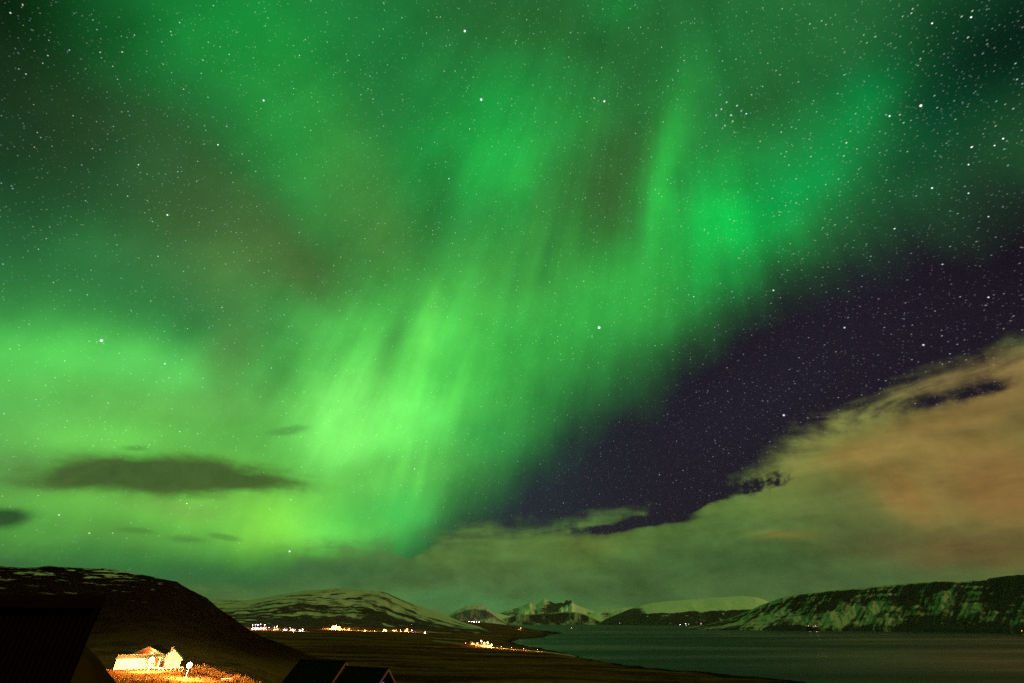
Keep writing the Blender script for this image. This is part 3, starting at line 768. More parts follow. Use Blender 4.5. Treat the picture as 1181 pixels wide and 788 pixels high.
# flat-topped black cliffs across the water
def snow_cliff(T, pr, L, g, rid, px):
    bend = 60 * fbm(L / 300, pr * 1.2, 3, 110)
    streak = fbm((L - pr * 270 + bend) / 26, pr * 1.1 + L / 900, 5, 91, 0.6)
    streak2 = fbm((L - pr * 330 + bend) / 85, pr * 1.6, 4, 95)
    fine = fbm((L - pr * 200) / 11, pr * 7, 3, 107)
    tiers = fbm(L / 160, pr * 16 + .8 * fbm(L / 200, pr * 2, 3, 111), 4, 99)
    big = fbm(L / 330, pr * 0.9, 4, 102)
    lo = .50 + .34 * fbm(L / 260, L * 0, 4, 113)
    cliff = sstep(pr, lo - .10, lo + .10) * sstep(pr, .98, .91)
    s = 0.60 + .58 * streak + .40 * streak2 + .45 * fine + .44 * tiers + cliff * (-.42 + .55 * tiers + .3 * streak) + .55 * big + .75 * sstep(pr, .945, .985) * sstep(px, 1142, 1138)
    s = s - .55 * sstep(pr, .13, .03) - .5 * sstep(px, 1140, 1150) * sstep(pr, .6, .8)
    return s
add_hill('hill', mat_cliff,
         [(786, 725), (800, 723.6), (820, 719.5), (836, 715), (850, 710.5), (864, 704.5), (880, 697), (900, 690), (916, 686.5), (932, 684.2), (960, 681.3), (1000, 677.5), (1030, 674.8), (1060, 671.8), (1080, 670.8), (1110, 671), (1138, 670.2), (1142, 666.8), (1155, 665), (1181, 663), (1230, 660), (1320, 657), (1420, 655)],
         [(786, 725.8), (1181, 726), (1420, 727)], 3480, 4150,
         [(0, 0), (.12, .05), (.30, .22), (.50, .46), (.62, .62), (.68, .80), (.74, .93), (1, 1)], snow_cliff, gully=.05, gscale=120, rough=.028, seed=51, step=0.05, back=2500, rows=150)

# ------------------------------------------------------------------ thin haze added over the fjord to spread the lamps' glow
bm = bmesh.new(); bmesh.ops.create_cube(bm, size=1.0)
for v in bm.verts:
    v.co = Vector((v.co.x * 27400, v.co.y * 27400, -60 if v.co.z < 0 else 560))
hm = bpy.data.materials.new('glow_haze'); hm.use_nodes = True
hm.node_tree.nodes.clear()
pv = hm.node_tree.nodes.new('ShaderNodeVolumePrincipled'); ho = hm.node_tree.nodes.new('ShaderNodeOutputMaterial')
pv.inputs['Color'].default_value = (0.92, 0.93, 0.95, 1); pv.inputs['Density'].default_value = 1.3e-5
hm.node_tree.links.new(pv.outputs[0], ho.inputs['Volume'])
haze = obj('haze', bm, hm); haze['kind'] = 'stuff'
tag(haze, 'thin haze added over the whole fjord to spread the lamp glow', 'haze', kind='stuff')

# ------------------------------------------------------------------ mesh pieces
def add_box(bm, x0, x1, y0, y1, z0, z1):
    v = [bm.verts.new(p) for p in ((x0, y0, z0), (x1, y0, z0), (x1, y1, z0), (x0, y1, z0), (x0, y0, z1), (x1, y0, z1), (x1, y1, z1), (x0, y1, z1))]
    for f in ((3, 2, 1, 0), (4, 5, 6, 7), (0, 1, 5, 4), (1, 2, 6, 5), (2, 3, 7, 6), (3, 0, 4, 7)):
        bm.faces.new([v[i] for i in f])

def box(*a):
    bm = bmesh.new(); add_box(bm, *a); return bm

def add_bar(bm, p, q, w, h=None):
    """square bar from p to q"""
    p, q = Vector(p), Vector(q); h = h or w
    d = (q - p).normalized(); s = d.cross(Vector((0, 0, 1)))
    s = s.normalized() if s.length > 1e-4 else Vector((1, 0, 0)); u = s.cross(d)
    v = []
    for e in (p, q):
        for a, b in ((-1, -1), (1, -1), (1, 1), (-1, 1)):
            v.append(bm.verts.new(e + s * (a * w / 2) + u * (b * h / 2)))
    for f in ((3, 2, 1, 0), (4, 5, 6, 7), (0, 1, 5, 4), (1, 2, 6, 5), (2, 3, 7, 6), (3, 0, 4, 7)):
        bm.faces.new([v[i] for i in f])

def add_tube(bm, p, q, r0, r1, n=8):
    p, q = Vector(p), Vector(q); d = (q - p).normalized()
    s = d.orthogonal().normalized(); u = d.cross(s)
    A = [bm.verts.new(p + (s * math.cos(2 * math.pi * i / n) + u * math.sin(2 * math.pi * i / n)) * r0) for i in range(n)]
    B = [bm.verts.new(q + (s * math.cos(2 * math.pi * i / n) + u * math.sin(2 * math.pi * i / n)) * r1) for i in range(n)]
    for i in range(n): bm.faces.new((A[i], A[(i + 1) % n], B[(i + 1) % n], B[i]))
    bm.faces.new(A[::-1]); bm.faces.new(B)

def gable_wall(L, Wd, H, R):
    """walls with gable ends; ridge along x"""
    bm = bmesh.new(); x, y = L / 2, Wd / 2
    pts = [(-y, -0.6), (y, -0.6), (y, H), (0, R - 0.02), (-y, H)]
    A = [bm.verts.new((-x, p[0], p[1])) for p in pts]; B = [bm.verts.new((x, p[0], p[1])) for p in pts]
    bm.faces.new(A[::-1]); bm.faces.new(B)
    for i in range(5):
        j = (i + 1) % 5; bm.faces.new((A[i], A[j], B[j], B[i]))
    return bm

def gable_roof(L, Wd, H, R, ov=0.35, th=0.14):
    """two slabs and a ridge cap"""
    bm = bmesh.new(); x = L / 2 + ov; y = Wd / 2
    sl = (R - H) / y; ey = y + ov; ez = H - ov * sl
    for s in (-1, 1):
        P = [(s * ey, ez + 0.02), (s * 0.0, R + 0.02), (s * 0.0, R + th), (s * ey, ez + th)]
        A = [bm.verts.new((-x, p[0], p[1])) for p in P]; B = [bm.verts.new((x, p[0], p[1])) for p in P]
        bm.faces.new(A); bm.faces.new(B[::-1])
        for i in range(4):
            j = (i + 1) % 4; bm.faces.new((A[i], B[i], B[j], A[j]))
    add_box(bm, -x, x, -0.12, 0.12, R + th - 0.03, R + th + 0.05)
    bmesh.ops.recalc_face_normals(bm, faces=bm.faces)
    return bm

def verge(L, Wd, H, R, end, side, ov=0.35, w=0.22):
    bm = bmesh.new(); y = Wd / 2; sl = (R - H) / y
    x = end * (L / 2 + ov + 0.035)
    add_bar(bm, (x, side * 0.01, R - 0.02), (x, side * (y + ov), H - ov * sl - 0.02), 0.06, w)
    return bm

def toward_eye(x, y):
    """rotation that turns local +x towards the camera's hillside"""
    return math.atan2(-y, -x)

def spot(px, r, row=765.0):
    a = az_at(px, row); x, y = r * math.sin(a), r * math.cos(a)
    return x, y, ground_z(x, y)

def height_for(px, py, r):
    return EYE.z + r * slope_at(az_at(px, py), py)

# ------------------------------------------------------------------ materials of the built things
white_wall = simple_mat('white_painted_boards', (0.62, 0.60, 0.56), (0.74, 0.72, 0.68), 1.4, 0.7, (1, 1, 4))
cream_wall = simple_mat('cream_render', (0.50, 0.45, 0.36), (0.62, 0.57, 0.47), 1.1, 0.85)
red_wall = simple_mat('red_stained_boards', (0.22, 0.05, 0.03), (0.30, 0.07, 0.04), 1.4, 0.8, (1, 1, 4))
dark_wall = simple_mat('tarred_boards', (0.0030, 0.0018, 0.0014), (0.0060, 0.0038, 0.0028), 1.6, 0.95, (6, 6, 0.6), spec=0.0)
dark_roof = simple_mat('black_roof_felt', (0.004, 0.004, 0.004), (0.009, 0.008, 0.008), 2.0, 0.95, spec=0.01)
grey_roof = simple_mat('grey_roof_sheet', (0.05, 0.05, 0.05), (0.09, 0.085, 0.08), 1.2, 0.6, (1, 5, 1))
pale_roof = simple_mat('pale_roof_sheet', (0.34, 0.32, 0.29), (0.46, 0.44, 0.40), 1.2, 0.6, (1, 5, 1))
rust_roof = simple_mat('rust_red_roof_sheet', (0.16, 0.05, 0.03), (0.22, 0.08, 0.05), 1.2, 0.6, (1, 5, 1))
verge_wood = simple_mat('red_brown_bargeboard', (0.16, 0.06, 0.025), (0.24, 0.10, 0.045), 2.0, 0.7)
frame_paint = simple_mat('white_window_paint', (0.6, 0.6, 0.58), (0.7, 0.7, 0.68), 3.0, 0.5)
timber = simple_mat('weathered_timber', (0.20, 0.14, 0.09), (0.34, 0.26, 0.18), 3.0, 0.8, (1, 6, 1))
concrete = simple_mat('pale_concrete', (0.36, 0.34, 0.31), (0.48, 0.46, 0.42), 1.5, 0.9)
steel = simple_mat('galvanised_steel', (0.20, 0.20, 0.20), (0.28, 0.28, 0.28), 5.0, 0.45, spec=0.5)
dark_pane = simple_mat('unlit_glass', (0.01, 0.012, 0.014), (0.014, 0.016, 0.018), 1.0, 0.08, spec=0.5)
lit_pane = emit_mat('lit_window', (1.0, 0.62, 0.26), 3.0)
amber = emit_mat('sodium_lamp', (1.0, 0.50, 0.14), 30.0)
amber_far = emit_mat('far_sodium_lamp', (1.0, 0.30, 0.045), 9.0)
warm_far = emit_mat('far_warm_lamp', (1.0, 0.48, 0.14), 9.0)
white_far = emit_mat('far_white_lamp', (1.0, 0.80, 0.80), 8.0)
rose_far = emit_mat('far_rose_lamp', (1.0, 0.50, 0.62), 6.0)
blue_far = emit_mat('far_blue_lamp', (0.55, 0.50, 1.0), 40.0)
shore_warm = emit_mat('shore_warm_lamp', (1.0, 0.6, 0.3), 2.0)
shore_white = emit_mat('shore_white_lamp', (1.0, 0.85, 0.75), 4.0)
violet = emit_mat('violet_lamp', (0.22, 0.08, 1.0), 0.7)

# ------------------------------------------------------------------ ribbed dark shed at the left edge
def make_shed():
    xr, yr = 10.2 * math.sin(az_at(118, 690)), 10.2 * math.cos(az_at(118, 690))
    zg = ground_z(xr, yr)
    rot = math.radians(12)
    t = thing('ribbed_shed', 'black ribbed sheet metal shed filling the left edge in front of the dark hill', 'shed', (xr, yr, zg - 0.3), rot)
    top = EYE.z + 10.2 * slope_at(az_at(118, 690), 690) - (zg - 0.3)
    Lx, Ly = 7.5, 4.0
    KX = math.tan(math.radians(27))          # side walls slant away with the plot
    rib = M('black_ribbed_sheet', 0.95, 0.0); rib.col((0.0070, 0.0026, 0.0015))
    bm = bmesh.new()                         # front wall of trapezoid ribs, running left from the corner at the origin
    n = 104; prev = None
    for i in range(n * 4 + 1):
        x = -Lx * i / (n * 4); d = 0.0 if i % 4 in (0, 1) else 0.022
        a, b = bm.verts.new((x, -d, 0)), bm.verts.new((x, -d, top - 0.05))
        if prev: bm.faces.new((prev[0], a, b, prev[1])[::-1])
        prev = (a, b)
    obj('wall', bm, rib.m, t)
    for xs in (-0.08, -Lx):
        bm = bmesh.new(); add_box(bm, xs, xs + 0.08, 0.06, Ly, 0, top - 0.05)
        for v in bm.verts: v.co.x -= (v.co.y - 0.06) * KX
        obj('wall', bm, dark_wall, t)
    bm = bmesh.new()
    x0, x1 = -Lx - 0.2, 0.12
    v = [bm.verts.new(p) for p in ((x0, -0.15, top - 0.05), (x1, -0.15, top - 0.05), (x1, Ly + 0.2, top - 0.55), (x0, Ly + 0.2, top - 0.55),
                                   (x0, -0.15, top + 0.02), (x1, -0.15, top + 0.02), (x1, Ly + 0.2, top - 0.47), (x0, Ly + 0.2, top - 0.47))]
    for f in ((3, 2, 1, 0), (4, 5, 6, 7), (0, 1, 5, 4), (1, 2, 6, 5), (2, 3, 7, 6), (3, 0, 4, 7)): bm.faces.new([v[i] for i in f])
    for q in bm.verts: q.co.x -= max(q.co.y, 0) * KX
    obj('roof', bm, dark_roof, t)
    bm = bmesh.new(); add_box(bm, x0, x1, -0.20, -0.155, top - 0.13, top + 0.03)
    obj('fascia', bm, simple_mat('brown_fascia', (0.0090, 0.0034, 0.0018), (0.0140, 0.0054, 0.0030), 2.0, 0.95, spec=0.0), t)
make_shed()

# ------------------------------------------------------------------ two dark neighbour houses below the camera
def dark_house(name, label, px, r, ridge_row, L, Wd, Hw, Rr, rot, lamp=False):
    a = az_at(px, ridge_row); x, y = r * math.sin(a), r * math.cos(a)
    zr = EYE.z + r * slope_at(a, ridge_row)
    base = zr - Rr
    t = thing(name, label, 'house', (x, y, base), rot, 'dark houses below the viewpoint')
    obj('wall', gable_wall(L, Wd, Hw, Rr), dark_wall, t)
    bm = bmesh.new(); add_box(bm, -L / 2 + 0.05, L / 2 - 0.05, -Wd / 2 + 0.05, Wd / 2 - 0.05, -4.0, -0.6); obj('foundation', bm, concrete, t)
    rf = obj('roof', gable_roof(L, Wd, Hw, Rr, 0.4, 0.16), dark_roof, t)
    for e in (-1, 1):
        for s in (-1, 1): obj('bargeboard', verge(L, Wd, Hw, Rr, e, s, 0.4, 0.26), verge_wood, t)
    for s in (-1, 1):
        fr = obj('window', box(L / 2, L / 2 + 0.06, s * 1.5 - 0.6, s * 1.5 + 0.6, 0.8, 2.0), frame_paint, t)
        obj('pane', box(L / 2 + 0.03, L / 2 + 0.065, s * 1.5 - 0.52, s * 1.5 + 0.52, 0.88, 1.92), dark_pane, fr)
    obj('chimney', box(-L / 4, -L / 4 + 0.5, 0.55, 1.05, Rr - 1.4, Rr - 0.25), concrete, t)
    if lamp:
        lb = obj('wall_lamp', box(L / 2 + 0.42, L / 2 + 0.6, -1.35, -1.15, Rr - 1.62, Rr - 1.38), steel, t)
        obj('bulb', box(L / 2 + 0.6, L / 2 + 0.74, -1.38, -1.12, Rr - 1.65, Rr - 1.35), violet, lb)
    return t
va = az_at(372, 763)
dark_house('dark_house', 'taller black roofed house left of the house with the violet lamp', 371.5, 92, 763.2, 8.6, 6.6, 2.6, 5.9, -va - math.radians(42))
dark_house('dark_house', 'lower black roofed house with a violet gable lamp at the bottom edge', 423, 86, 771.2, 7.2, 5.6, 2.5, 5.0, -va - math.radians(44), True)

# ------------------------------------------------------------------ lamps
def lamp_post(name, label, px, py, r, mat, watts, colour, head=0.35, group=None, row=None, hmin=1.2, hmax=15.0):
    a = az_at(px, row or py); x, y = r * math.sin(a), r * math.cos(a)
    zg = max(ground_z(x, y), -0.4)
    h = min(max(height_for(px, py, r) - zg, hmin), hmax)
    t = thing(name, label, 'lamp', (x, y, zg), toward_eye(x, y), group)
    bm = bmesh.new(); add_tube(bm, (-0.6, 0, -0.5), (-0.6, 0, h - 0.1), 0.06 + head * 0.05, 0.03 + head * 0.03); obj('post', bm, steel, t)
    bm = bmesh.new(); add_tube(bm, (-0.65, 0, h + head * 0.8), (0.0, 0, h + head * 1.05), 0.05 + head * 0.05, 0.05 + head * 0.05)
    add_tube(bm, (-0.6, 0, h - 0.1), (-0.6, 0, h + head * 0.8), 0.05 + head * 0.04, 0.05 + head * 0.04); obj('arm', bm, steel, t)
    bm = bmesh.new(); bmesh.ops.create_icosphere(bm, subdivisions=2, radius=head, matrix=Matrix.Translation((0, 0, h)))  # globe made oversized to stand in for the lamp's glare
    for f in bm.faces: f.smooth = True
    obj('lamp_globe', bm, mat, t)
    if watts:
        ld = bpy.data.lights.new('lamp_light', 'POINT'); ld.energy = watts; ld.color = colour; ld.shadow_soft_size = head
        lo = bpy.data.objects.new('lamp_light', ld); COL.objects.link(lo); lo.parent = t; lo.location = (head * 1.15, 0, h)
    return t

SOD = (1.0, 0.42, 0.10)
lamp_post('yard_lamp', 'blazing amber yard lamp in front of the long low building', 175, 761.0, 186, amber, 100000, SOD, 0.62)
lamp_post('yard_lamp', 'blazing amber yard lamp at the right end of the deck beside the dry shrubs', 218.5, 767.5, 168, amber, 130000, SOD, 0.62)

# ------------------------------------------------------------------ floodlit farmstead
def window(t, x, y, z, w, h, lit=True):
    fr = obj('window', box(x, x + 0.07, y - w / 2, y + w / 2, z, z + h), frame_paint, t)
    obj('pane', box(x + 0.03, x + 0.075, y - w / 2 + 0.08, y + w / 2 - 0.08, z + 0.08, z + h - 0.08), lit_pane if lit else dark_pane, fr)

x, y, z = spot(196, 200)
z = height_for(196, 770, 200)
fh = thing('farmhouse', 'small white gabled farmhouse glowing in the floodlight of the yard', 'house', (x, y, z), toward_eye(x, y))
L, Wd, Hw, Rr = 7.5, 5.5, 2.35, 4.55
obj('wall', gable_wall(L, Wd, Hw, Rr), white_wall, fh)
obj('roof', gable_roof(L, Wd, Hw, Rr, 0.3, 0.13), pale_roof, fh)
for s in (-1, 1): obj('bargeboard', verge(L, Wd, Hw, Rr, 1, s, 0.3, 0.22), frame_paint, fh)
window(fh, L / 2, 1.55, 0.9, 0.9, 1.1); window(fh, L / 2, -0.9, 0.9, 0.8, 1.1); window(fh, L / 2, 0.0, 2.9, 0.7, 0.8)
dr = obj('door', box(L / 2, L / 2 + 0.06, -2.2, -1.4, -0.1, 1.95), verge_wood, fh); obj('handle', box(L / 2 + 0.06, L / 2 + 0.12, -2.1, -2.0, 0.9, 0.98), steel, dr)
obj('chimney', box(-1.0, -0.5, -0.9, -0.4, 3.4, 5.2), concrete, fh)

x, y, z = spot(171, 213)
z = height_for(171, 768, 213)
bn = thing('barn', 'wide barn with orange lit verge rising behind the long low building', 'barn', (x, y, z), toward_eye(x, y) - math.radians(9))
top = height_for(173, 744.8, 213) - z; eave = height_for(148, 757.5, 213) - z
obj('wall', gable_wall(14, 10.6, eave + 0.1, top - 0.15), red_wall, bn)
obj('roof', gable_roof(14, 10.6, eave + 0.1, top - 0.15, 0.4, 0.2), dark_roof, bn)
for s in (-1, 1): obj('bargeboard', verge(14, 10.6, eave + 0.1, top - 0.15, 1, s, 0.4, 0.5), timber, bn)
obj('door', box(7.0, 7.08, -1.6, 1.6, -0.2, 2.0), timber, bn)
wl = obj('wall_lamp', box(7.0, 7.5, 1.3, 1.45, top - 1.75, top - 1.6), steel, bn)  # gable lamp added to light the barn's verge
obj('bulb', box(7.5, 7.7, 1.25, 1.5, top - 1.8, top - 1.55), amber, wl)
ld = bpy.data.lights.new('lamp_light', 'POINT'); ld.energy = 1500; ld.color = SOD; ld.shadow_soft_size = 0.15
lo = bpy.data.objects.new('lamp_light', ld); COL.objects.link(lo); lo.parent = bn; lo.location = (8.0, 1.3, top - 1.7)

x, y, z = spot(160, 195)
z = height_for(160, 768.5, 195)
wg = thing('long_house', 'long low white building lit by the lamp left of the gabled farmhouse', 'house', (x, y, z), toward_eye(x, y) + math.pi / 2 - math.radians(4))
obj('wall', gable_wall(10.6, 4.4, 2.0, 2.7), white_wall, wg)
obj('roof', gable_roof(10.6, 4.4, 2.0, 2.7, 0.3, 0.12), pale_roof, wg)
for k_ in range(4):
    xx = -3.9 + 2.3 * k_
    fr = obj('window', box(xx - 0.5, xx + 0.5, -2.27, -2.2, 0.75, 1.7), frame_paint, wg)
    obj('pane', box(xx - 0.42, xx + 0.42, -2.275, -2.24, 0.83, 1.62), lit_pane, fr)
obj('door', box(4.0, 4.8, -2.26, -2.2, -0.1, 1.85), verge_wood, wg)

x, y, z = spot(198, 189)
z = height_for(198, 775.5, 189)
dk = thing('deck', 'raised timber deck with a low pale railing in front of the gabled farmhouse', 'deck', (x, y, z), toward_eye(x, y) + math.pi / 2 - math.radians(3))
obj('platform', box(-3.6, 3.4, -0.9, 1.6, 0.0, 0.28), timber, dk)
obj('fascia', box(-3.65, 3.45, -0.98, -0.905, -0.5, 0.30), frame_paint, dk)
obj('rail', box(-3.6, 3.4, -0.86, -0.74, 1.05, 1.2), frame_paint, dk)
for k_ in range(8): obj('railing_post', box(-3.6 + k_ * 0.985, -3.5 + k_ * 0.985, -0.85, -0.75, 0.28, 1.05), frame_paint, dk)

x, y, z = spot(261, 172, 784)
z = height_for(261, 787, 172)
tb = thing('garden_table', 'small pale outdoor table standing among the lit shrubs', 'table', (x, y, z), toward_eye(x, y) + math.pi / 2 + 0.15)
zt = height_for(261, 782.6, 172) - z
obj('tabletop', box(-1.25, 1.25, -0.45, 0.45, zt - 0.12, zt), frame_paint, tb)
for sx in (-0.95, 0.95):
    for sy in (-0.35, 0.35): obj('leg', box(sx - 0.06, sx + 0.06, sy - 0.05, sy + 0.05, -0.5, zt - 0.12), timber, tb)
for s in (-1, 1): obj('bench', box(-1.2, 1.2, s * 0.8 - 0.14, s * 0.8 + 0.14, zt * 0.5 - 0.04, zt * 0.5 + 0.04), timber, tb)

# ------------------------------------------------------------------ dry shrubs lit by the yard lamp
straw = M('dry_straw_twigs', 0.9, 0.1)
oi = straw.n('ShaderNodeObjectInfo').outputs['Random']
f = straw.noise(straw.objc(), 2.2, 4.0)
straw.col(straw.mix(straw.smooth(f, 0.3, 0.7), (0.14, 0.075, 0.03), (0.40, 0.22, 0.09)))
bark = simple_mat('shrub_bark', (0.06, 0.035, 0.02), (0.11, 0.07, 0.04), 4.0)
def shrub_mesh(seed, h, w):
    rnd = random.Random(seed); bm = bmesh.new()
    for _ in range(420):
        a = rnd.uniform(0, 2 * math.pi); q = math.sqrt(rnd.random()) * w
        hh = h * (1 - 0.55 * (q / w) ** 2) * rnd.uniform(0.55, 1.1)
        b = Vector((math.cos(a) * q, math.sin(a) * q, rnd.uniform(0.0, 0.5) * hh))
        tip = Vector((b.x * 1.15 + rnd.gauss(0, .12), b.y * 1.15 + rnd.gauss(0, .12), min(hh, b.z + rnd.uniform(0.35, 0.9))))
        s = Vector((rnd.gauss(0, 1), rnd.gauss(0, 1), 0)).normalized() * rnd.uniform(0.03, 0.075)
        mid = (b + tip) / 2 + Vector((rnd.gauss(0, .04), rnd.gauss(0, .04), 0))
        v = [bm.verts.new(p) for p in (b - s * .5, b + s * .5, mid + s, tip, mid - s)]
        bm.faces.new(v)
    return bm
def stem_mesh(seed, h, w):
    rnd = random.Random(seed); bm = bmesh.new()
    for _ in range(7):
        a = rnd.uniform(0, 2 * math.pi)
        add_tube(bm, (0.1 * math.cos(a), 0.1 * math.sin(a), -0.3), (w * .6 * math.cos(a), w * .6 * math.sin(a), h * .7), 0.035, 0.012, 5)
    return bm
protos = []
SH = [(227, 185, 776.5, 1.05, 'dense straw coloured shrub pressed against the right yard lamp'),
      (234, 184, 776.5, 1.15, 'tall straw coloured shrub, second to the right of the right yard lamp'),
      (241, 183, 777.5, 0.95, 'broad orange lit shrub, third to the right of the right yard lamp'),
      (248, 182, 778.5, 0.85, 'orange lit shrub behind and left of the garden table'),
      (256, 181, 779.5, 0.75, 'low orange lit shrub just behind the garden table'),
      (264, 180, 780.5, 0.62, 'small thin shrub behind the right end of the garden table'),
      (272, 177, 787, 0.95, 'orange lit shrub directly right of the garden table'),
      (280, 177, 787.5, 1.05, 'orange lit shrub, second to the right of the garden table'),
      (288, 176, 788, 1.15, 'orange lit shrub, third to the right of the garden table'),
      (296, 176, 788, 1.2, 'tallest orange lit shrub in the row between garden table and dark roof'),
      (305, 175, 788, 1.15, 'orange lit shrub, second from the right end of the row by the dark roof'),
      (313, 175, 788.5, 0.9, 'orange lit shrub at the right end of the row, nearest the dark roof')]
for i, (px, r, row, s, lab) in enumerate(SH):
    s *= 1.2
    a = az_at(px, row); x, y = r * math.sin(a), r * math.cos(a); z = height_for(px, row, r)
    z = min(z, ground_z(x, y) + 0.3)
    if i < 3:
        t = thing('dry_shrub', lab, 'shrub', (x, y, z), 0, 'dry shrubs right of the farmyard')
        obj('foliage', shrub_mesh(40 + i, 2.3, 1.25), straw.m, t)
        obj('stem', stem_mesh(60 + i, 2.2, 1.2), bark, t)
        protos.append(t)
        t.scale = (s, s, s)
    else:
        dup(protos[i % 3], (x, y, z), random.uniform(0, 6), lab, (s, s, s))

# rough dry grass round the yard
rnd = random.Random(5); bm = bmesh.new()
for _ in range(16000):
    px = rnd.uniform(95, 345); r = rnd.uniform(135, 262)
    a = az_at(px, 770); x, y = r * math.sin(a), r * math.cos(a)
    if float(vnoise(x / 7, y / 7, 4)) + 0.25 * rnd.random() < 0.5: continue
    h = rnd.uniform(0.15, 0.42); an = rnd.uniform(0, math.pi); w = rnd.uniform(0.05, 0.13)
    dx, dy = math.cos(an) * w, math.sin(an) * w
    q = (x, y, h)
    v = [(x - dx, y - dy, 0), (x + dx, y + dy, 0), (x + dx * .2 + rnd.gauss(0, .08), y + dy * .2 + rnd.gauss(0, .08), h)]
    f = bm.faces.new([bm.verts.new(p) for p in v])
co = np.array([v.co[:] for v in bm.verts])
zz = land_h(np.arctan2(co[:, 0], co[:, 1]), np.hypot(co[:, 0], co[:, 1]))
for v, q in zip(bm.verts, zz): v.co.z += q - 0.02
drygrass = M('dry_grass_blades', 0.95, 0.1)
f = drygrass.noise(drygrass.pos(), 0.25, 4.0)
drygrass.col(drygrass.mix(drygrass.smooth(f, 0.35, 0.65), (0.05, 0.024, 0.010), (0.20, 0.11, 0.045)))
o = obj('dry_grass', bm, drygrass.m); tag(o, 'rough dry grass covering the slope around the floodlit farmyard', 'grass', kind='stuff')

# ------------------------------------------------------------------ gravel roads past the farms
def road(pts, width):
    P = []
    for px, py, r in pts:
        a = az_at(px, py); P.append(Vector((r * math.sin(a), r * math.cos(a), 0)))
    Q = []
    for i in range(len(P) - 1):
        n = max(2, int((P[i + 1] - P[i]).length / 12))
        for k_ in range(n): Q.append(P[i].lerp(P[i + 1], k_ / n))
    Q.append(P[-1])
    bm = bmesh.new(); prev = None
    for i, p in enumerate(Q):
        d = (Q[min(i + 1, len(Q) - 1)] - Q[max(i - 1, 0)]).normalized(); s = Vector((-d.y, d.x, 0)) * width / 2
        zc = max(ground_z(p.x, p.y), 0.6) + 0.9
        row = [bm.verts.new((p.x - s.x * 1.6, p.y - s.y * 1.6, zc - 1.6)), bm.verts.new((p.x - s.x, p.y - s.y, zc)), bm.verts.new((p.x + s.x, p.y + s.y, zc)), bm.verts.new((p.x + s.x * 1.6, p.y + s.y * 1.6, zc - 1.6))]
        if prev:
            for k_ in range(3): bm.faces.new((prev[k_], row[k_], row[k_ + 1], prev[k_ + 1]))
        prev = row
    bmesh.ops.recalc_face_normals(bm, faces=bm.faces)
    return bm
gravel = simple_mat('pale_gravel', (0.22, 0.19, 0.15), (0.34, 0.30, 0.25), 0.3, 0.95)
struct(obj('road', road([(500, 741.5, 1420), (530, 743, 1330), (552, 744.5, 1260), (572, 746.5, 1200), (600, 748.5, 1140), (640, 751.2, 1070), (665, 754, 1000)], 6.0), gravel))
struct(obj('road', road([(372, 721.5, 2020), (392, 724, 2010), (410, 727, 1990), (421, 729, 1960), (440, 730, 1960), (475, 730.2, 1990), (520, 730.5, 2050)], 6.0), gravel))

# ------------------------------------------------------------------ far farm and village houses
def village_house(kind):
    L, Wd, Hw, Rr = [(11, 7, 3.2, 6.0), (15, 8, 4.0, 6.6), (8, 6, 2.8, 5.2)][kind]
    wallm = [white_wall, cream_wall, white_wall][kind]; roofm = [rust_roof, grey_roof, grey_roof][kind]
    t = thing('village_house', 'x', 'house', (0, 0, 0))
    obj('wall', gable_wall(L, Wd, Hw, Rr), wallm, t)
    rf = obj('roof', gable_roof(L, Wd, Hw, Rr, 0.4, 0.2), roofm, t)
    obj('chimney', box(-L * .25, -L * .25 + .7, .5, 1.2, Rr - 1.2, Rr + 0.9), concrete, rf)
    for k_ in range(3):
        xx = -L / 2 + L * (k_ + 0.6) / 3.2
        fr = obj('window', box(xx - .7, xx + .7, -Wd / 2 - .08, -Wd / 2, 1.0, 2.3), frame_paint, t)
        obj('pane', box(xx - .6, xx + .6, -Wd / 2 - .09, -Wd / 2 - .04, 1.1, 2.2), lit_pane if k_ != 1 else dark_pane, fr)
    obj('door', box(L / 2 - 1.6, L / 2 - .6, -Wd / 2 - .07, -Wd / 2, 0, 2.1), verge_wood, t)
    return t
HP = {}
def put_house(kind, px, row, r, turn, label, group):
    a = az_at(px, row); x, y = r * math.sin(a), r * math.cos(a); z = max(ground_z(x, y), 0.3)
    rz = toward_eye(x, y) + math.pi / 2 + turn
    if kind not in HP:
        HP[kind] = village_house(kind); t = HP[kind]
        t.location = (x, y, z); t.rotation_euler = (0, 0, rz); t['label'] = label
    else:
        t = dup(HP[kind], (x, y, z), rz, label)
    t['group'] = group
    return t

ORD = ['first', 'second', 'third', 'fourth', 'fifth', 'sixth', 'seventh', 'eighth', 'ninth', 'tenth', 'eleventh', 'twelfth', 'thirteenth', 'fourteenth', 'fifteenth']
GA, GB = 'houses of the pinkish lit hamlet', 'houses of the orange lit hamlet'
for i, (px, row, r, kd) in enumerate([(293, 721.5, 1900, 0), (299, 721.5, 1905, 1), (305.5, 721.5, 1910, 0), (319, 724.5, 1880, 1), (329, 727, 1860, 0), (337.5, 728, 1850, 1), (347.5, 728, 1840, 0)]):
    put_house(kd, px, row, r, random.uniform(-.3, .3), 'lit house, %s from the left in the pinkish white row right of the dark hill' % ORD[i], GA)
for i, (px, row, r, kd) in enumerate([(384.5, 724.5, 2020, 1), (390.5, 725, 2020, 1), (402, 727, 2010, 2), (444, 728.5, 1980, 1), (455, 729, 1990, 0), (468, 728.5, 2000, 0)]):
    put_house(kd, px, row, r, random.uniform(-.3, .3), 'lit house, %s from the left in the orange row below the snowy hill' % ORD[i], GB)
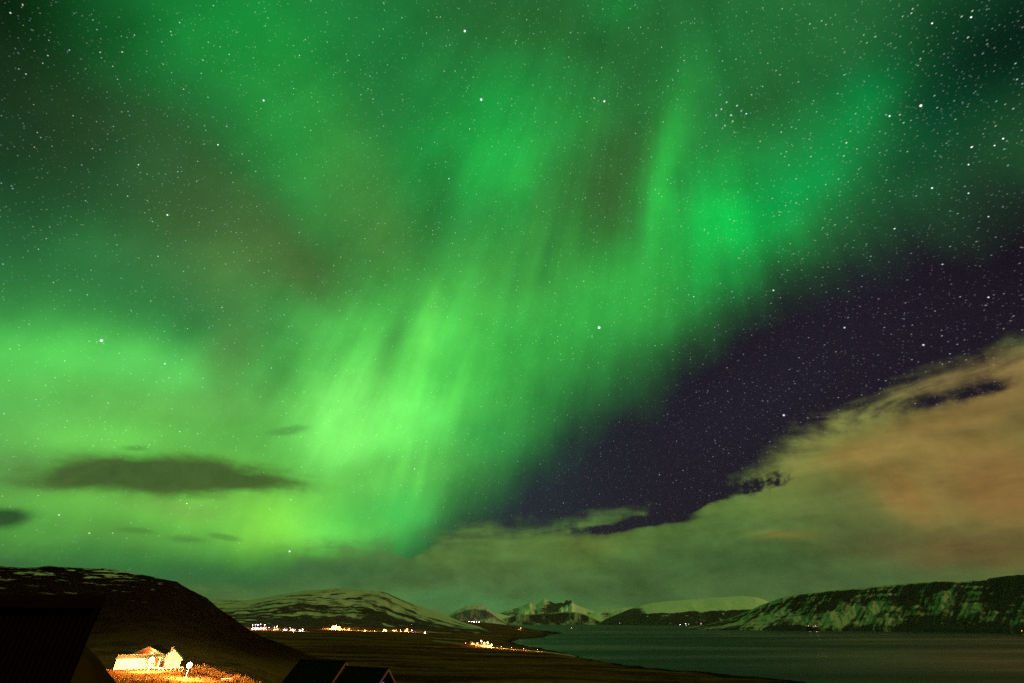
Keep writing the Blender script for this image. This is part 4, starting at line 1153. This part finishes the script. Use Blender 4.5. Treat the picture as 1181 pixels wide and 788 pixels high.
for i, (px, row, r, kd) in enumerate([(551.5, 746, 1255, 1), (557.5, 746.5, 1245, 0), (564, 747, 1235, 1)]):
    put_house(kd, px, row, r, random.uniform(-.25, .25), ['left', 'middle', 'right'][i] + 'most house of the bright farm on the plain by the inlet' if i != 1 else 'middle house of the bright farm on the plain by the inlet', 'houses of the bright farm by the inlet')
put_house(1, 598.5, 725.5, 2950, 0.1, 'lone farmhouse with an orange lamp on the far spit below the peaks', 'lone houses across the water')
for i in range(5):
    put_house([0, 1, 2][i % 3], 540.5 + 2.9 * i, 721, 4480 + 20 * i, random.uniform(-.3, .3), 'tiny white house, %s from the left under the grey scree mountain' % ORD[i], 'houses under the grey mountain')

GL = 'lamps of the pinkish lit hamlet'
cols = {'w': (white_far, (1, .86, .9)), 'r': (rose_far, (1, .6, .8)), 'a': (amber_far, (1, .36, .07)), 'y': (warm_far, (1, .45, .13)), 'b': (blue_far, (.5, .5, 1))}
WK = 5.0
def lamps(rows, fmt, group, DR=0, HS=1.35):
    for i, (px, py, r, c, head, watts) in enumerate(rows):
        m_, cl = cols[c]; watts *= WK
        r = r + DR
        lamp_post('street_lamp', fmt % ORD[i], px, py, r, m_, watts, cl, head * HS, group)
lamps([(291.5, 721.2, 1885, 'w', .75, 20000), (294.8, 720.6, 1888, 'w', .85, 0), (297.6, 721.3, 1890, 'r', .8, 20000), (300.6, 720.2, 1892, 'w', .9, 0), (305.2, 721, 1893, 'w', .85, 20000), (307, 723.8, 1870, 'r', .6, 0), (310.3, 723.8, 1868, 'r', .65, 8000), (319.6, 722.6, 1862, 'y', 1.1, 30000),
       (316.5, 723.6, 1860, 'w', .7, 0), (328.2, 725.7, 1842, 'r', .75, 10000), (331, 726, 1840, 'r', .65, 0), (334.6, 724.4, 1845, 'a', .5, 6000), (338.5, 727, 1830, 'w', .7, 14000), (345, 726.6, 1825, 'r', .7, 0), (349.2, 726.2, 1822, 'w', 1.0, 20000)],
      'small bright lamp, %s from the left in the pinkish hamlet', GL, 6)
lamps([(384, 722.8, 2000, 'y', 1.25, 60000), (387.5, 722.4, 2000, 'y', 1.5, 90000), (391.5, 723.2, 1998, 'a', 1.1, 50000), (397, 725.3, 1985, 'a', .6, 15000), (403, 725.2, 1985, 'a', .7, 12000), (413, 728, 1955, 'a', .4, 10000), (421, 728.6, 1940, 'y', 1.2, 60000), (432, 729.5, 1935, 'a', .35, 10000),  # smallest amber lamps are added to light the road
       (443.2, 726.6, 1965, 'y', 1.15, 40000), (453, 727.4, 1970, 'y', .6, 20000), (462, 727.2, 1972, 'y', .6, 20000), (469.8, 725.8, 1980, 'a', 1.0, 40000), (475, 727, 1965, 'r', .7, 12000), (490, 731.6, 1925, 'w', 1.3, 25000)],
      'street lamp, %s from the left along the orange hamlet road, some added', 'lamps of the orange lit hamlet', 10, 1.75)
lamps([(537, 743, 1290, 'a', .22, 5000), (544.5, 743.5, 1270, 'a', .25, 6000), (550.5, 742.3, 1228, 'y', .8, 14000), (555, 739.5, 1225, 'y', 1.0, 26000), (558.5, 742.0, 1220, 'y', 1.2, 26000), (562.5, 741.2, 1216, 'y', 1.0, 26000), (567, 744, 1205, 'y', .8, 12000), (578, 746.2, 1172, 'a', .25, 6000),  # small amber lamps are added along the road to light it
       (590, 747.4, 1145, 'a', .2, 5000), (604, 748.6, 1115, 'a', .16, 4000), (620, 749.6, 1090, 'a', .13, 3000)],
      'farm lamp, %s from the left along the road through the inlet farm, some added', 'lamps of the bright farm by the inlet', 0, 1.7)
lamp_post('street_lamp', 'orange lamp beside the lone farmhouse on the far spit', 600.6, 724.4, 2920, amber_far, 60000, cols['a'][1], 1.5)
lamp_post('street_lamp', 'single pale lamp on the far shore below the jagged peaks', 659, 724.3, 3050, white_far, 0, cols['w'][1], .8, hmax=20)
lamp_post('street_lamp', 'single faint lamp at the water under the dark headland', 715, 718.8, 5450, white_far, 0, cols['w'][1], .9, hmax=40)
lamps([(784.5, 720.6, 5450, 'b', 1.0, 0), (790.2, 716.4, 5480, 'w', 1.7, 0), (791.2, 721, 5400, 'w', 1.2, 0), (794.2, 720, 5420, 'r', 1.3, 0), (807.8, 715.6, 5490, 'r', 1.7, 0)],
      'tiny lamp, %s from the left at the foot of the white plateau', 'lamps under the white plateau')
lamps([(540.5, 719.6, 4460, 'w', 1.2, 150000), (543.5, 719.8, 4470, 'r', 1.0, 0), (546.5, 719.6, 4480, 'w', 1.3, 300000), (549.5, 719.8, 4490, 'r', 1.0, 0), (552.2, 720, 4500, 'w', 1.1, 150000)],
      'tiny lamp, %s from the left under the grey scree mountain', 'lamps under the grey mountain')
lamp_post('channel_lamp', 'small orange marker lamp standing in the water at the right edge', 1178, 726.6, 3330, amber_far, 0, cols['a'][1], 1.0, hmax=12)

# lit sheds on the far shore under the black cliffs
for i, (px, L_, lab) in enumerate([(931.5, 30, 'long lit shed on the far shore, left of two under the black cliffs'), (939.5, 26, 'long lit shed on the far shore, right of two under the black cliffs')]):
    a = az_at(px, 722); r = 3468; x, y = r * math.sin(a), r * math.cos(a)
    z = height_for(px, 722.4 + i * 0.6, r)
    t = thing('boat_shed', lab, 'shed', (x, y, z), toward_eye(x, y) + math.pi / 2, 'lit sheds on the far shore')
    obj('wall', gable_wall(L_, 10, 3.6, 5.6), cream_wall, t); obj('roof', gable_roof(L_, 10, 3.6, 5.6, .5, .3), grey_roof, t)
    obj('foundation', box(-L_ / 2 - 1, L_ / 2 + 1, -6, 6, -22, -0.62), dark_wall, t)
    for k_ in range(3):
        xx = -L_ / 2 + L_ * (k_ + .5) / 3
        obj('door', box(xx - 2.2, xx + 2.2, -5.12, -5.0, 0, 3.0), timber, t)
    lamp_post('shed_lamp', ['warm lamp in front of the left shore shed', 'bright white lamp in front of the right shore shed'][i], px + 0.5, 720.8 + i * 0.7, r - 15, shore_warm if i == 0 else shore_white, 5000 if i == 0 else 8000, (1, .6, .3) if i == 0 else (1, .8, .65), .6 if i == 0 else 0.9, hmax=24.0)
